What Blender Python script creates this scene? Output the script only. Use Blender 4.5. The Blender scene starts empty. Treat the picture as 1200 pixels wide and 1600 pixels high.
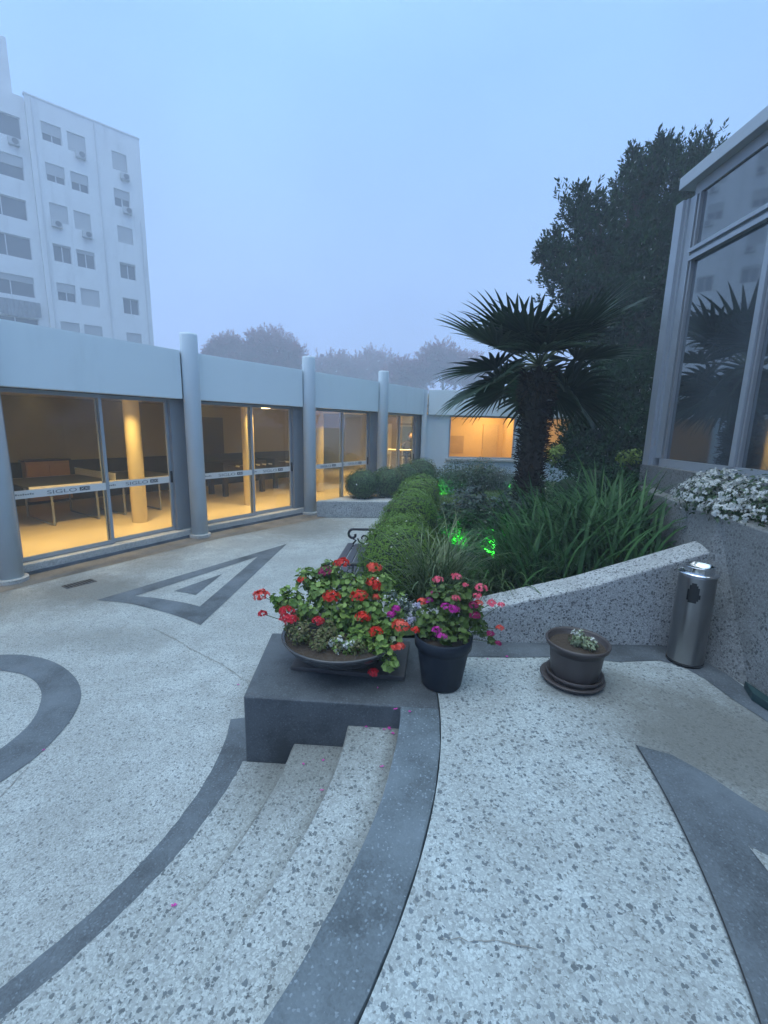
import bpy, bmesh, math, random
import numpy as np
from mathutils import Vector, Matrix
random.seed(7); rng = np.random.default_rng(7)
R = math.radians; PI = math.pi
sc = bpy.context.scene
COL = sc.collection

# ------------------------------------------------------------------ camera
EYE = Vector((0, 0, 2.05)); PITCH = R(11.0); ROLL = R(1.25); F = 690.0
_f = Vector((0, math.cos(PITCH), -math.sin(PITCH))); _u = Vector((0, math.sin(PITCH), math.cos(PITCH))); _r = Vector((1, 0, 0))
RT = _r * math.cos(ROLL) + _u * math.sin(ROLL); UP = -_r * math.sin(ROLL) + _u * math.cos(ROLL)
cam = bpy.data.cameras.new('camera'); cob = bpy.data.objects.new('camera', cam); COL.objects.link(cob)
cam.sensor_fit = 'AUTO'; cam.sensor_width = 36; cam.lens = F / 1600 * 36; cam.clip_start = .05; cam.clip_end = 1000
m = Matrix((RT, UP, -_f)).transposed().to_4x4(); m.translation = EYE; cob.matrix_world = m
sc.camera = cob
def at(px, py, Y):
    "the point of the place seen at a pixel of the 1200 x 1600 photograph, Y metres ahead"
    d = _f + RT * ((px - 600) / F) + UP * ((800 - py) / F)
    return EYE + d * (Y / d.y)

# ------------------------------------------------------------------ world, sun, exposure
w = bpy.data.worlds.new('World'); sc.world = w; w.use_nodes = True
nt = w.node_tree; N = nt.nodes; L = nt.links; N.clear()
SUN_EL, SUN_AZ = R(68), R(235)
sky = N.new('ShaderNodeTexSky'); sky.sky_type = 'NISHITA'; sky.sun_disc = False
sky.sun_elevation = SUN_EL; sky.sun_rotation = SUN_AZ; sky.air_density = 1.0; sky.dust_density = 2.0; sky.ozone_density = 3.0
tc = N.new('ShaderNodeTexCoord'); sx = N.new('ShaderNodeSeparateXYZ'); L.new(tc.outputs['Generated'], sx.inputs[0])
rp = N.new('ShaderNodeValToRGB'); L.new(sx.outputs['Z'], rp.inputs[0])
cr = rp.color_ramp; cr.elements[0].position = 0.0; cr.elements[0].color = (1.95, 2.55, 4.9, 1)
cr.elements[1].position = 1.0; cr.elements[1].color = (9.2, 12.4, 14.0, 1)
for p, c in ((.25, (1.75, 2.7, 5.1)), (.56, (1.5, 2.95, 5.7)), (.7, (1.9, 3.6, 6.5)), (.85, (7.6, 10.6, 12.6))):
    e = cr.elements.new(p); e.color = (*c, 1)
mx = N.new('ShaderNodeMixRGB'); mx.inputs[0].default_value = .88
nz = N.new('ShaderNodeTexNoise'); nz.inputs['Scale'].default_value = 2.2; nz.inputs['Detail'].default_value = 4; L.new(tc.outputs['Generated'], nz.inputs['Vector'])
mr = N.new('ShaderNodeMapRange'); mr.inputs[1].default_value = .3; mr.inputs[2].default_value = .7; mr.inputs[3].default_value = .9; mr.inputs[4].default_value = 1.12; L.new(nz.outputs[0], mr.inputs[0])
fg = N.new('ShaderNodeVectorMath'); fg.operation = 'SCALE'; L.new(rp.outputs[0], fg.inputs[0]); L.new(mr.outputs[0], fg.inputs[3])   # fog a little thicker here and thinner there
L.new(sky.outputs[0], mx.inputs[1]); L.new(fg.outputs[0], mx.inputs[2])
bg = N.new('ShaderNodeBackground'); bg.inputs[1].default_value = .15; L.new(mx.outputs[0], bg.inputs[0])
ow = N.new('ShaderNodeOutputWorld'); L.new(bg.outputs[0], ow.inputs[0])
sl = bpy.data.lights.new('sun', 'SUN'); sl.energy = 1.0; sl.angle = R(50); sl.color = (1, .96, .9)
so = bpy.data.objects.new('sun', sl); COL.objects.link(so)
sd = Vector((math.sin(SUN_AZ) * math.cos(SUN_EL), math.cos(SUN_AZ) * math.cos(SUN_EL), math.sin(SUN_EL)))
so.rotation_euler = sd.to_track_quat('Z', 'Y').to_euler(); so.location = (0, 0, 40)
sc.view_settings.view_transform = 'Standard'; sc.view_settings.look = 'None'; sc.view_settings.exposure = .5; sc.view_settings.gamma = 1
sc.render.engine = 'CYCLES'
cy = sc.cycles; cy.use_denoising = True; cy.max_bounces = 7; cy.diffuse_bounces = 3; cy.glossy_bounces = 3; cy.transmission_bounces = 6
cy.transparent_max_bounces = 16; cy.volume_bounces = 3; cy.sample_clamp_indirect = 4; cy.use_adaptive_sampling = True; cy.adaptive_threshold = .02
cy.caustics_reflective = False; cy.caustics_refractive = False

# ------------------------------------------------------------------ mesh helpers
class MB:
    def __init__(s): s.v = []; s.f = []; s.m = []
    def add(s, vs, fs, mi=0):
        o = len(s.v); s.v += [tuple(v) for v in vs]; s.f += [tuple(i + o for i in f) for f in fs]; s.m += [mi] * len(fs); return s
    def box(s, x0, x1, y0, y1, z0, z1, mi=0):
        vs = [(x, y, z) for z in (z0, z1) for y in (y0, y1) for x in (x0, x1)]
        return s.add(vs, [(0, 2, 3, 1), (4, 5, 7, 6), (0, 1, 5, 4), (2, 6, 7, 3), (0, 4, 6, 2), (1, 3, 7, 5)], mi)
    def obox(s, p, u, v, a0, a1, b0, b1, z0, z1, mi=0):
        "box in a plan frame: origin p, unit vectors u and v"
        vs = [(p[0] + u[0] * a + v[0] * b, p[1] + u[1] * a + v[1] * b, z) for z in (z0, z1) for b in (b0, b1) for a in (a0, a1)]
        return s.add(vs, [(0, 2, 3, 1), (4, 5, 7, 6), (0, 1, 5, 4), (2, 6, 7, 3), (0, 4, 6, 2), (1, 3, 7, 5)], mi)
    def prism(s, poly, z0, z1, mi=0):
        n = len(poly); zt = z1 if callable(z1) else (lambda x, y: z1)
        vs = [(p[0], p[1], z0) for p in poly] + [(p[0], p[1], zt(*p[:2])) for p in poly]
        fs = [tuple(range(n - 1, -1, -1)), tuple(range(n, 2 * n))] + [(i, (i + 1) % n, n + (i + 1) % n, n + i) for i in range(n)]
        return s.add(vs, fs, mi)
    def sheet(s, poly, z, mi=0): return s.add([(p[0], p[1], z) for p in poly], [tuple(range(len(poly)))], mi)
    def tube(s, path, rad, n=8, mi=0, cap=True):
        P = [Vector(p) for p in path]; k = len(P); rad = rad if hasattr(rad, '__len__') else [rad] * k
        vs = []; a = None
        for i, p in enumerate(P):
            t = (P[min(i + 1, k - 1)] - P[max(i - 1, 0)]).normalized()
            if a is None: a = t.orthogonal().normalized()
            a = (a - t * a.dot(t)).normalized(); b = t.cross(a)
            vs += [p + (a * math.cos(2 * PI * j / n) + b * math.sin(2 * PI * j / n)) * rad[i] for j in range(n)]
        fs = [(i * n + j, i * n + (j + 1) % n, (i + 1) * n + (j + 1) % n, (i + 1) * n + j) for i in range(k - 1) for j in range(n)]
        if cap: fs += [tuple(range(n - 1, -1, -1)), tuple(range((k - 1) * n, k * n))]
        return s.add(vs, fs, mi)
    def lathe(s, prof, n=40, c=(0, 0, 0), mi=0, skip=None):
        k = len(prof); vs = [(c[0] + r * math.cos(2 * PI * j / n), c[1] + r * math.sin(2 * PI * j / n), c[2] + z) for r, z in prof for j in range(n)]
        fs = [(i * n + j, i * n + (j + 1) % n, (i + 1) * n + (j + 1) % n, (i + 1) * n + j) for i in range(k - 1) for j in range(n) if not (skip and skip(i, j))]
        return s.add(vs, fs, mi)
    def sphere(s, c, r, nu=14, nv=9, mi=0, f=None):
        r = r if hasattr(r, '__len__') else (r, r, r); vs = []
        for i in range(nv + 1):
            th = PI * i / nv
            for j in range(nu):
                ph = 2 * PI * j / nu; d = (math.sin(th) * math.cos(ph), math.sin(th) * math.sin(ph), math.cos(th)); q = f(d) if f else 1
                vs.append((c[0] + d[0] * r[0] * q, c[1] + d[1] * r[1] * q, c[2] + d[2] * r[2] * q))
        return s.add(vs, [(i * nu + j, (i + 1) * nu + j, (i + 1) * nu + (j + 1) % nu, i * nu + (j + 1) % nu) for i in range(nv) for j in range(nu)], mi)
    def build(s, name, mats, parent=None, local=False, smooth=False, bevel=0, seg=2):
        me = bpy.data.meshes.new(name); off = Vector((0, 0, 0)) if (parent is None or local) else wloc(parent)
        me.from_pydata([tuple(Vector(v) - off) for v in s.v], [], s.f)
        if not isinstance(mats, (list, tuple)): mats = [mats]
        for q in mats: me.materials.append(q)
        if len(mats) > 1: me.polygons.foreach_set('material_index', s.m)
        if bevel:
            bm = bmesh.new(); bm.from_mesh(me); bmesh.ops.remove_doubles(bm, verts=bm.verts, dist=1e-5)
            bmesh.ops.recalc_face_normals(bm, faces=bm.faces)
            es = [e for e in bm.edges if len(e.link_faces) == 2 and e.calc_face_angle(0) > .5]
            bmesh.ops.bevel(bm, geom=es, offset=bevel, segments=seg, affect='EDGES', profile=.6, clamp_overlap=True); bm.to_mesh(me); bm.free()
        if smooth: me.polygons.foreach_set('use_smooth', [True] * len(me.polygons))
        me.update(); o = bpy.data.objects.new(name, me); COL.objects.link(o)
        if parent is not None: o.parent = parent
        return o
def wloc(o):
    p = Vector(o.location)
    while o.parent: o = o.parent; p += o.location
    return p
def tag(o, label=None, cat=None, group=None, kind=None):
    for k, v in (('label', label), ('category', cat), ('group', group), ('kind', kind)):
        if v: o[k] = v
    return o
def thing(name, label, cat, loc=(0, 0, 0), group=None, rz=0):
    o = bpy.data.objects.new(name, None); COL.objects.link(o); o.location = loc; o.rotation_euler = (0, 0, rz); o.empty_display_size = .1
    return tag(o, label, cat, group)
def struct(o): o['kind'] = 'structure'; return o
def copy_tree(o, parent=None):
    c = o.copy(); COL.objects.link(c); c.parent = parent
    for ch in list(o.children): copy_tree(ch, c)
    return c
def np_mesh(name, V, Fq, mats, parent=None, local=False, mi=None, smooth=False):
    "mesh from a vertex array and an (n,3|4) face array"
    off = np.zeros(3) if (parent is None or local) else np.array(wloc(parent))
    V = np.asarray(V, float) - off; Fq = np.asarray(Fq, int); k = Fq.shape[1]
    me = bpy.data.meshes.new(name); me.vertices.add(len(V)); me.vertices.foreach_set('co', V.ravel())
    me.loops.add(Fq.size); me.loops.foreach_set('vertex_index', Fq.ravel())
    me.polygons.add(len(Fq)); me.polygons.foreach_set('loop_start', np.arange(len(Fq)) * k); me.polygons.foreach_set('loop_total', np.full(len(Fq), k))
    if not isinstance(mats, (list, tuple)): mats = [mats]
    for q in mats: me.materials.append(q)
    if mi is not None: me.polygons.foreach_set('material_index', mi)
    if smooth: me.polygons.foreach_set('use_smooth', np.ones(len(Fq), bool))
    me.update(calc_edges=True); me.validate()
    o = bpy.data.objects.new(name, me); COL.objects.link(o)
    if parent is not None: o.parent = parent
    return o
def frames(nrm, spin=None):
    n = nrm / (np.linalg.norm(nrm, axis=1, keepdims=True) + 1e-9)
    a = np.where(np.abs(n[:, 2:3]) > .9, [[1., 0, 0]], [[0, 0, 1.]]); t = np.cross(a, n); t /= np.linalg.norm(t, axis=1, keepdims=True); b = np.cross(n, t)
    s = rng.uniform(0, 2 * PI, len(n)) if spin is None else spin
    c, q = np.cos(s)[:, None], np.sin(s)[:, None]
    return t * c + b * q, -t * q + b * c, n
def scatter(tv, tf, locs, nrm, size, spin=None):
    "copies of one small shape as arrays: V, F"
    x, y, z = frames(np.asarray(nrm, float), spin); tv = np.asarray(tv, float); size = np.broadcast_to(size, (len(locs),))
    V = locs[:, None, :] + size[:, None, None] * (tv[None, :, 0:1] * x[:, None] + tv[None, :, 1:2] * y[:, None] + tv[None, :, 2:3] * z[:, None])
    Fq = (np.asarray(tf)[None] + (np.arange(len(locs)) * len(tv))[:, None, None]).reshape(-1, len(tf[0]))
    return V.reshape(-1, 3), Fq
def rdir(n):
    d = rng.normal(size=(n, 3)); return d / np.linalg.norm(d, axis=1, keepdims=True)
LEAF = ([(0, -.5, 0), (.28, -.05, .06), (0, .55, -.03), (-.28, -.05, .06)], [(0, 1, 2, 3)])
def round_leaf(n=8):
    v = [(0, 0, -.12)]
    for i in range(n):
        a = 2 * PI * i / n; r = .5 * (1 if i % 2 else .86) * (1 if i else .55)
        v.append((r * math.sin(a), -r * math.cos(a), .04 * (1 if i % 2 else -1)))
    return v, [(0, 1 + i, 1 + (i + 1) % n) for i in range(n)]
RLEAF = round_leaf(10)
def floret(n=5):
    v = [(0, 0, 0)]; f = []
    for i in range(n):
        a = 2 * PI * i / n
        for da, r, z in ((-.5, .36, .1), (0, .52, .16), (.5, .36, .1)): v.append((r * math.cos(a + da), r * math.sin(a + da), z))
        k = 1 + 3 * i; f += [(0, k, k + 1, k + 2)]
    return v, f
FLOR = floret()
SPRIG_V, SPRIG_F = [], []
for i in range(9):                                                     # a twig end: leaves set round it, pointing out and up (along +z)
    a = i * 2.4; h = -.5 + i * .12; t = .5 - i * .03; k = len(SPRIG_V); d = (math.cos(a), math.sin(a)); e = (-d[1], d[0])
    SPRIG_V += [(0, 0, h), (d[0] * t * .5 + e[0] * .11, d[1] * t * .5 + e[1] * .11, h + .2), (d[0] * t, d[1] * t, h + .42), (d[0] * t * .5 - e[0] * .11, d[1] * t * .5 - e[1] * .11, h + .2)]
    SPRIG_F.append((k, k + 1, k + 2, k + 3))

# ------------------------------------------------------------------ material helpers
def mat(name):
    q = bpy.data.materials.new(name); q.use_nodes = True; n = q.node_tree.nodes; b = n['Principled BSDF']; return q, n, q.node_tree.links, b
def node(n, t, **k):
    o = n.new('ShaderNode' + t)
    for a, v in k.items():
        if a in o.inputs.keys(): o.inputs[a].default_value = v
        else: setattr(o, a, v)
    return o
def mixc(n, l, f, a, b, mode='MIX'):
    o = n.new('ShaderNodeMixRGB'); o.blend_type = mode
    for s, v in zip(o.inputs, (f, a, b)):
        if hasattr(v, 'is_output'): l.new(v, s)
        else: s.default_value = (*v, 1) if isinstance(v, tuple) else v
    return o.outputs[0]
def math_(n, l, op, a, b=0., c=None, clamp=False):
    o = n.new('ShaderNodeMath'); o.operation = op; o.use_clamp = clamp
    for s, v in zip(o.inputs, (a, b, c)):
        if v is None: continue
        if hasattr(v, 'is_output'): l.new(v, s)
        else: s.default_value = v
    return o.outputs[0]
def smooth(n, l, x, a, b):
    o = n.new('ShaderNodeMapRange'); o.interpolation_type = 'SMOOTHSTEP'; o.inputs[1].default_value = a; o.inputs[2].default_value = b; l.new(x, o.inputs[0]); return o.outputs[0]
def flat(name, c, rough=.6, metal=0, noise=.0, scale=6, bump=0, spec=.5, bscale=80):
    q, n, l, b = mat(name); b.inputs['Roughness'].default_value = rough; b.inputs['Metallic'].default_value = metal; b.inputs['Specular IOR Level'].default_value = spec
    g = node(n, 'NewGeometry')
    t = node(n, 'TexNoise', Scale=scale, Detail=5.); l.new(g.outputs['Position'], t.inputs['Vector'])
    v = math_(n, l, 'MULTIPLY_ADD', t.outputs[0], 2 * noise, 1 - noise)
    mm = n.new('ShaderNodeVectorMath'); mm.operation = 'SCALE'; mm.inputs[0].default_value = c; l.new(v, mm.inputs[3]); l.new(mm.outputs[0], b.inputs['Base Color'])
    if bump:
        t2 = node(n, 'TexNoise', Scale=bscale, Detail=4.); l.new(g.outputs['Position'], t2.inputs['Vector'])
        bp = node(n, 'Bump', Strength=bump, Distance=.01); l.new(t2.outputs[0], bp.inputs['Height']); l.new(bp.outputs[0], b.inputs['Normal'])
    return q
def terrazzo(name, light, dark, s1=55., amt=.5, mid=.75, s2=150., stain=.3, rough=.75, bump=.25, dirt_shade=None):
    q, n, l, b = mat(name); b.inputs['Roughness'].default_value = rough; b.inputs['Specular IOR Level'].default_value = .35
    g = node(n, 'NewGeometry'); P = g.outputs['Position']
    wob = node(n, 'TexNoise', Scale=90., Detail=2.); l.new(P, wob.inputs['Vector'])
    vm = n.new('ShaderNodeVectorMath'); vm.operation = 'MULTIPLY_ADD'; l.new(wob.outputs['Color'], vm.inputs[0]); vm.inputs[1].default_value = (.022,) * 3; l.new(P, vm.inputs[2])
    v1 = node(n, 'TexVoronoi', Scale=s1); l.new(vm.outputs[0], v1.inputs['Vector']); s = node(n, 'SeparateColor'); l.new(v1.outputs['Color'], s.inputs[0])
    rad = math_(n, l, 'MULTIPLY_ADD', s.outputs[0], .75, -.75 * (1 - amt))                      # size of the dark stone in each cell; below zero: none
    fl = smooth(n, l, math_(n, l, 'SUBTRACT', rad, v1.outputs['Distance']), -.03, .07)
    v2 = node(n, 'TexVoronoi', Scale=s2); l.new(vm.outputs[0], v2.inputs['Vector']); s2_ = node(n, 'SeparateColor'); l.new(v2.outputs['Color'], s2_.inputs[0])
    base = mixc(n, l, smooth(n, l, s2_.outputs[1], .0, 1.), tuple(c * mid for c in light), tuple(min(.9, c * 1.18) for c in light))
    base = mixc(n, l, smooth(n, l, s2_.outputs[0], .82, .95), base, tuple(c * .42 for c in light))   # a few small grey chips
    gap = smooth(n, l, v2.outputs['Distance'], .35, .75); base = mixc(n, l, math_(n, l, 'MULTIPLY', gap, .45), base, tuple(c * .62 for c in light))
    dk = mixc(n, l, s.outputs[1], dark, tuple(c * 1.9 for c in dark)); base = mixc(n, l, math_(n, l, 'MULTIPLY', fl, .9), base, dk)
    st = node(n, 'TexNoise', Scale=1.1, Detail=7., Roughness=.65); l.new(P, st.inputs['Vector'])
    st2 = node(n, 'TexNoise', Scale=5.5, Detail=4.); l.new(P, st2.inputs['Vector'])
    k = math_(n, l, 'MULTIPLY', smooth(n, l, st.outputs[0], .3, .7), smooth(n, l, st2.outputs[0], .1, .75))
    base = mixc(n, l, math_(n, l, 'MULTIPLY_ADD', k, -stain, stain), base, (.15, .155, .15))
    if dirt_shade: base = mixc(n, l, dirt_shade(n, l, P), base, (.105, .108, .1))  # mask darkens the terrazzo: real grime plus painted shade
    l.new(base, b.inputs['Base Color'])
    bp = node(n, 'Bump', Strength=bump, Distance=.004); h = math_(n, l, 'MULTIPLY', v2.outputs['Distance'], -1.); l.new(h, bp.inputs['Height']); l.new(bp.outputs[0], b.inputs['Normal'])
    return q
def concrete(name, c, speck=.5, stain=.25, rough=.7):
    q, n, l, b = mat(name); b.inputs['Roughness'].default_value = rough; b.inputs['Specular IOR Level'].default_value = .35; g = node(n, 'NewGeometry'); P = g.outputs['Position']
    v = node(n, 'TexVoronoi', Scale=150.); l.new(P, v.inputs['Vector']); s = node(n, 'SeparateColor'); l.new(v.outputs['Color'], s.inputs[0])
    base = mixc(n, l, s.outputs[1], tuple(x * .78 for x in c), tuple(x * 1.2 for x in c))
    base = mixc(n, l, math_(n, l, 'MULTIPLY', smooth(n, l, s.outputs[0], .9, .985), speck), base, tuple(min(.7, x * 3.2) for x in c))
    t = node(n, 'TexNoise', Scale=2.2, Detail=8., Roughness=.65); l.new(P, t.inputs['Vector'])
    base = mixc(n, l, math_(n, l, 'MULTIPLY', smooth(n, l, t.outputs[0], .4, .72), stain * 1.6), base, tuple(x * 1.7 for x in c))
    base = mixc(n, l, math_(n, l, 'MULTIPLY', smooth(n, l, t.outputs[0], .5, .3), stain * 1.6), base, tuple(x * .5 for x in c))
    l.new(base, b.inputs['Base Color'])
    t2 = node(n, 'TexNoise', Scale=170., Detail=3.); l.new(P, t2.inputs['Vector'])
    bp = node(n, 'Bump', Strength=.3, Distance=.004); l.new(t2.outputs[0], bp.inputs['Height']); l.new(bp.outputs[0], b.inputs['Normal'])
    return q
def leafm(name, cols, rough=.5, trans=.18, spec=.4):
    q, n, l, b = mat(name); g = node(n, 'NewGeometry'); rp = n.new('ShaderNodeValToRGB'); l.new(g.outputs['Random Per Island'], rp.inputs[0]); cr = rp.color_ramp
    for i, c in enumerate(cols):
        p = i / max(1, len(cols) - 1); e = cr.elements[0] if i == 0 else (cr.elements[1] if i == len(cols) - 1 else cr.elements.new(p)); e.position = p; e.color = (*c, 1)
    l.new(rp.outputs[0], b.inputs['Base Color']); b.inputs['Roughness'].default_value = rough; b.inputs['Specular IOR Level'].default_value = spec
    if trans:
        t = node(n, 'BsdfTranslucent'); l.new(rp.outputs[0], t.inputs[0]); mxs = n.new('ShaderNodeMixShader'); mxs.inputs[0].default_value = trans
        l.new(b.outputs[0], mxs.inputs[1]); l.new(t.outputs[0], mxs.inputs[2]); l.new(mxs.outputs[0], n['Material Output'].inputs[0])
    return q
def glassm(name, tint, refl, rough=.0, fres=1.0, sky_veil=0):
    "window glass: lets light through straight, mirrors a little, more at a slant"
    q, n, l, b = mat(name); n.remove(b); t = node(n, 'BsdfTransparent'); t.inputs[0].default_value = (*tint, 1); gl = node(n, 'BsdfGlossy', Roughness=rough); gl.inputs[0].default_value = (.92, .96, 1, 1)
    fr = node(n, 'Fresnel', IOR=1.45); f = math_(n, l, 'MULTIPLY_ADD', fr.outputs[0], fres, refl, clamp=True)
    mxs = n.new('ShaderNodeMixShader'); l.new(f, mxs.inputs[0]); l.new(t.outputs[0], mxs.inputs[1]); l.new(gl.outputs[0], mxs.inputs[2]); out = mxs.outputs[0]
    if sky_veil:  # pale diffuse veil painted in as flat sky sheen, muting the reflections
        df = node(n, 'BsdfDiffuse'); df.inputs[0].default_value = (.32, .4, .46, 1); m2 = n.new('ShaderNodeMixShader'); g = node(n, 'NewGeometry'); tx = node(n, 'TexNoise', Scale=1.3, Detail=5.); l.new(g.outputs['Position'], tx.inputs['Vector'])
        l.new(math_(n, l, 'MULTIPLY', smooth(n, l, tx.outputs[0], .1, .9), sky_veil * 2), m2.inputs[0]); l.new(out, m2.inputs[1]); l.new(df.outputs[0], m2.inputs[2]); out = m2.outputs[0]
    l.new(out, n['Material Output'].inputs[0])
    return q
def emit(name, c, s):
    q, n, l, b = mat(name); b.inputs['Base Color'].default_value = (*c, 1); b.inputs['Emission Color'].default_value = (*c, 1); b.inputs['Emission Strength'].default_value = s; return q

def streaky(name, c, rough, amt, sc):
    "painted wall with rain streaks and faint grime"
    q, n, l, b = mat(name); b.inputs['Roughness'].default_value = rough; b.inputs['Specular IOR Level'].default_value = .3; g = node(n, 'NewGeometry')
    mp = n.new('ShaderNodeMapping'); mp.inputs['Scale'].default_value = sc; l.new(g.outputs['Position'], mp.inputs[0])
    t = node(n, 'TexNoise', Scale=1.6, Detail=8., Roughness=.65); l.new(mp.outputs[0], t.inputs['Vector']); t2 = node(n, 'TexNoise', Scale=.9, Detail=6.); l.new(g.outputs['Position'], t2.inputs['Vector'])
    k = math_(n, l, 'MULTIPLY', smooth(n, l, t.outputs[0], .48, .8), amt * 3.); base = mixc(n, l, k, c, tuple(x * .55 for x in c))
    base = mixc(n, l, math_(n, l, 'MULTIPLY', smooth(n, l, t2.outputs[0], .4, .75), amt), base, tuple(x * .72 for x in c)); l.new(base, b.inputs['Base Color'])
    t3 = node(n, 'TexNoise', Scale=45., Detail=3.); l.new(g.outputs['Position'], t3.inputs['Vector']); bp = node(n, 'Bump', Strength=.08, Distance=.01); l.new(t3.outputs[0], bp.inputs['Height']); l.new(bp.outputs[0], b.inputs['Normal'])
    return q
M = {}
def dirt_shade_spots(n, l, P, spots):
    "trodden-in grime and painted shade: soft spots of a given centre, radius and strength, broken up by noise"
    t = node(n, 'TexNoise', Scale=7., Detail=8., Roughness=.7); l.new(P, t.inputs['Vector']); acc = None
    for cx, cy, rx, ry, k in spots:
        v = n.new('ShaderNodeVectorMath'); v.operation = 'SUBTRACT'; l.new(P, v.inputs[0]); v.inputs[1].default_value = (cx, cy, 0); d = n.new('ShaderNodeVectorMath'); d.operation = 'MULTIPLY'; l.new(v.outputs[0], d.inputs[0]); d.inputs[1].default_value = (1 / rx, 1 / ry, 0)
        e = n.new('ShaderNodeVectorMath'); e.operation = 'LENGTH'; l.new(d.outputs[0], e.inputs[0]); w_ = math_(n, l, 'MULTIPLY', smooth(n, l, math_(n, l, 'MULTIPLY_ADD', t.outputs[0], -.9, math_(n, l, 'ADD', e.outputs['Value'], .45)), 1.1, .3), k); acc = w_ if acc is None else math_(n, l, 'MAXIMUM', acc, w_)
    return acc
def tread_dirt_shade(n, l, P):
    "grime and painted-in shade in the inner corner of each tread and near the plinth"
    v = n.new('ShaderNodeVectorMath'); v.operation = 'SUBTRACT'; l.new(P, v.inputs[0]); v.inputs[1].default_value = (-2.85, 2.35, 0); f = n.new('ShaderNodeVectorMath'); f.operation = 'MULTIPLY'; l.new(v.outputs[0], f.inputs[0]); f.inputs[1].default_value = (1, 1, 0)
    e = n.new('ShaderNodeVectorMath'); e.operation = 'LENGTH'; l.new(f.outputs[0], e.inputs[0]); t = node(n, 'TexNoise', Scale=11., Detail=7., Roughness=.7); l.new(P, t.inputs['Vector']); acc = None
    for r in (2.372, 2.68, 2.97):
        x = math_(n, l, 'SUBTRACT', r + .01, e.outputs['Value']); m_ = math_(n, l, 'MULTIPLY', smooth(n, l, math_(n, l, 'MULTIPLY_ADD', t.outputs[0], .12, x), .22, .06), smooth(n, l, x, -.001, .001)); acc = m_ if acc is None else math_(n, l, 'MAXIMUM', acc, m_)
    near = dirt_shade_spots(n, l, P, [(-.4, 2.15, 1.25, 1.1, 1.0)]); acc = math_(n, l, 'MULTIPLY', acc, math_(n, l, 'MULTIPLY_ADD', near, .7, .12))
    return math_(n, l, 'MAXIMUM', acc, dirt_shade_spots(n, l, P, [(-.4, 2.15, .55, .55, .6)]))
M['terr_low'] = terrazzo('terrazzo_courtyard', (.43, .48, .495), (.08, .095, .11), s1=50, amt=.62, mid=.7, stain=.5, dirt_shade=lambda n, l, P: dirt_shade_spots(n, l, P, [(-3.6, 5.1, 1.0, .8, .65), (-1.6, 8.8, 1.3, 1.4, .6), (-4.6, 4.6, 1.2, .8, .5), (-2.6, 3.9, .9, .35, .3), (-.9, 3.3, .25, .8, .4), (-3.4, 6.3, .5, 1.3, .35)]))
M['terr_up'] = terrazzo('terrazzo_terrace', (.41, .475, .5), (.055, .075, .095), s1=48, amt=.69, mid=.76, stain=.45, s2=125., dirt_shade=lambda n, l, P: dirt_shade_spots(n, l, P, [(1.75, 1.95, .75, .75, .8), (1.35, 2.4, .5, .4, .6), (1.15, 2.4, .3, .22, .7), (2.0, 1.2, .5, .8, .6)]))  # right-side shade and pot contact shade painted in, along with brown grime
M['terr_step'] = terrazzo('terrazzo_step', (.39, .44, .455), (.05, .065, .078), s1=54, amt=.7, mid=.72, stain=.3, s2=130., dirt_shade=tread_dirt_shade)  # treads darkened by grime and painted corner shade
M['terr_wall'] = terrazzo('terrazzo_wall', (.5, .54, .56), (.035, .042, .05), s1=60, amt=.77, mid=.62, stain=.45, bump=.5)
M['terr_wall2'] = terrazzo('terrazzo_planter_wall', (.27, .295, .3), (.03, .036, .04), s1=58, amt=.77, mid=.6, stain=.6, bump=.5)
M['terr_sill'] = terrazzo('terrazzo_sill', (.6, .6, .57), (.2, .2, .2), s1=70, amt=.4, mid=.75, stain=.35)
M['gutter'] = concrete('gutter_concrete', (.15, .135, .115), .2, .4)
M['inlay'] = concrete('dark_inlay', (.075, .092, .11), .35, .5)
M['kerb'] = concrete('kerb_concrete', (.085, .108, .128), .6, .6)
M['plinth'] = concrete('plinth_concrete', (.056, .066, .077), .3, .5)
M['seam'] = flat('joint_dark', (.02, .022, .025), .9)
M['crack'] = flat('crack_dark', (.2, .2, .19), .9)
M['paint'] = streaky('pale_paint', (.66, .75, .78), .55, .06, (2.5, 2.5, .4))
M['paint_col'] = streaky('column_paint', (.55, .64, .7), .5, .1, (4, 4, .5))
M['alu'] = flat('aluminium', (.33, .375, .42), .4, .25, noise=.06, scale=9)
M['alu_dark'] = flat('dark_aluminium', (.05, .055, .06), .6)  # plain dark metal of the door head and drain frame
M['jamb'] = flat('grey_jamb', (.26, .285, .31), .45, .3, noise=.05)
M['black'] = flat('black_plastic', (.012, .013, .015), .4)
M['glass'] = glassm('door_glass', (.93, .93, .9), .0, fres=.4)
M['glass_dark'] = glassm('pavilion_glass', (.22, .26, .28), .3, rough=.035, fres=1.0, sky_veil=.11)
M['band'] = flat('white_film', (.72, .7, .66), .6, noise=.05)
M['ink'] = flat('grey_ink', (.2, .19, .18), .6)
M['ink_dark'] = flat('dark_ink', (.05, .05, .05), .6)
M['tile'] = flat('floor_tile', (.62, .52, .36), .28, noise=.08, scale=3)
M['cream'] = flat('cream_wall', (.27, .24, .15), .7, noise=.05)
M['navy'] = flat('navy_wainscot', (.012, .013, .018), .6)
M['ceil'] = flat('ceiling_white', (.6, .56, .48), .8)
M['wood'] = flat('orange_wood', (.34, .18, .055), .45, noise=.2, scale=12)
M['dark_wood'] = flat('dark_wood', (.03, .022, .018), .5, noise=.2)
M['table_top'] = flat('table_grey', (.05, .06, .075), .5)
M['white'] = flat('white_plastic', (.75, .74, .7), .5)
M['steel'] = flat('brushed_steel', (.3, .3, .3), .3, 1.0, noise=.1, scale=5)
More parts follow.
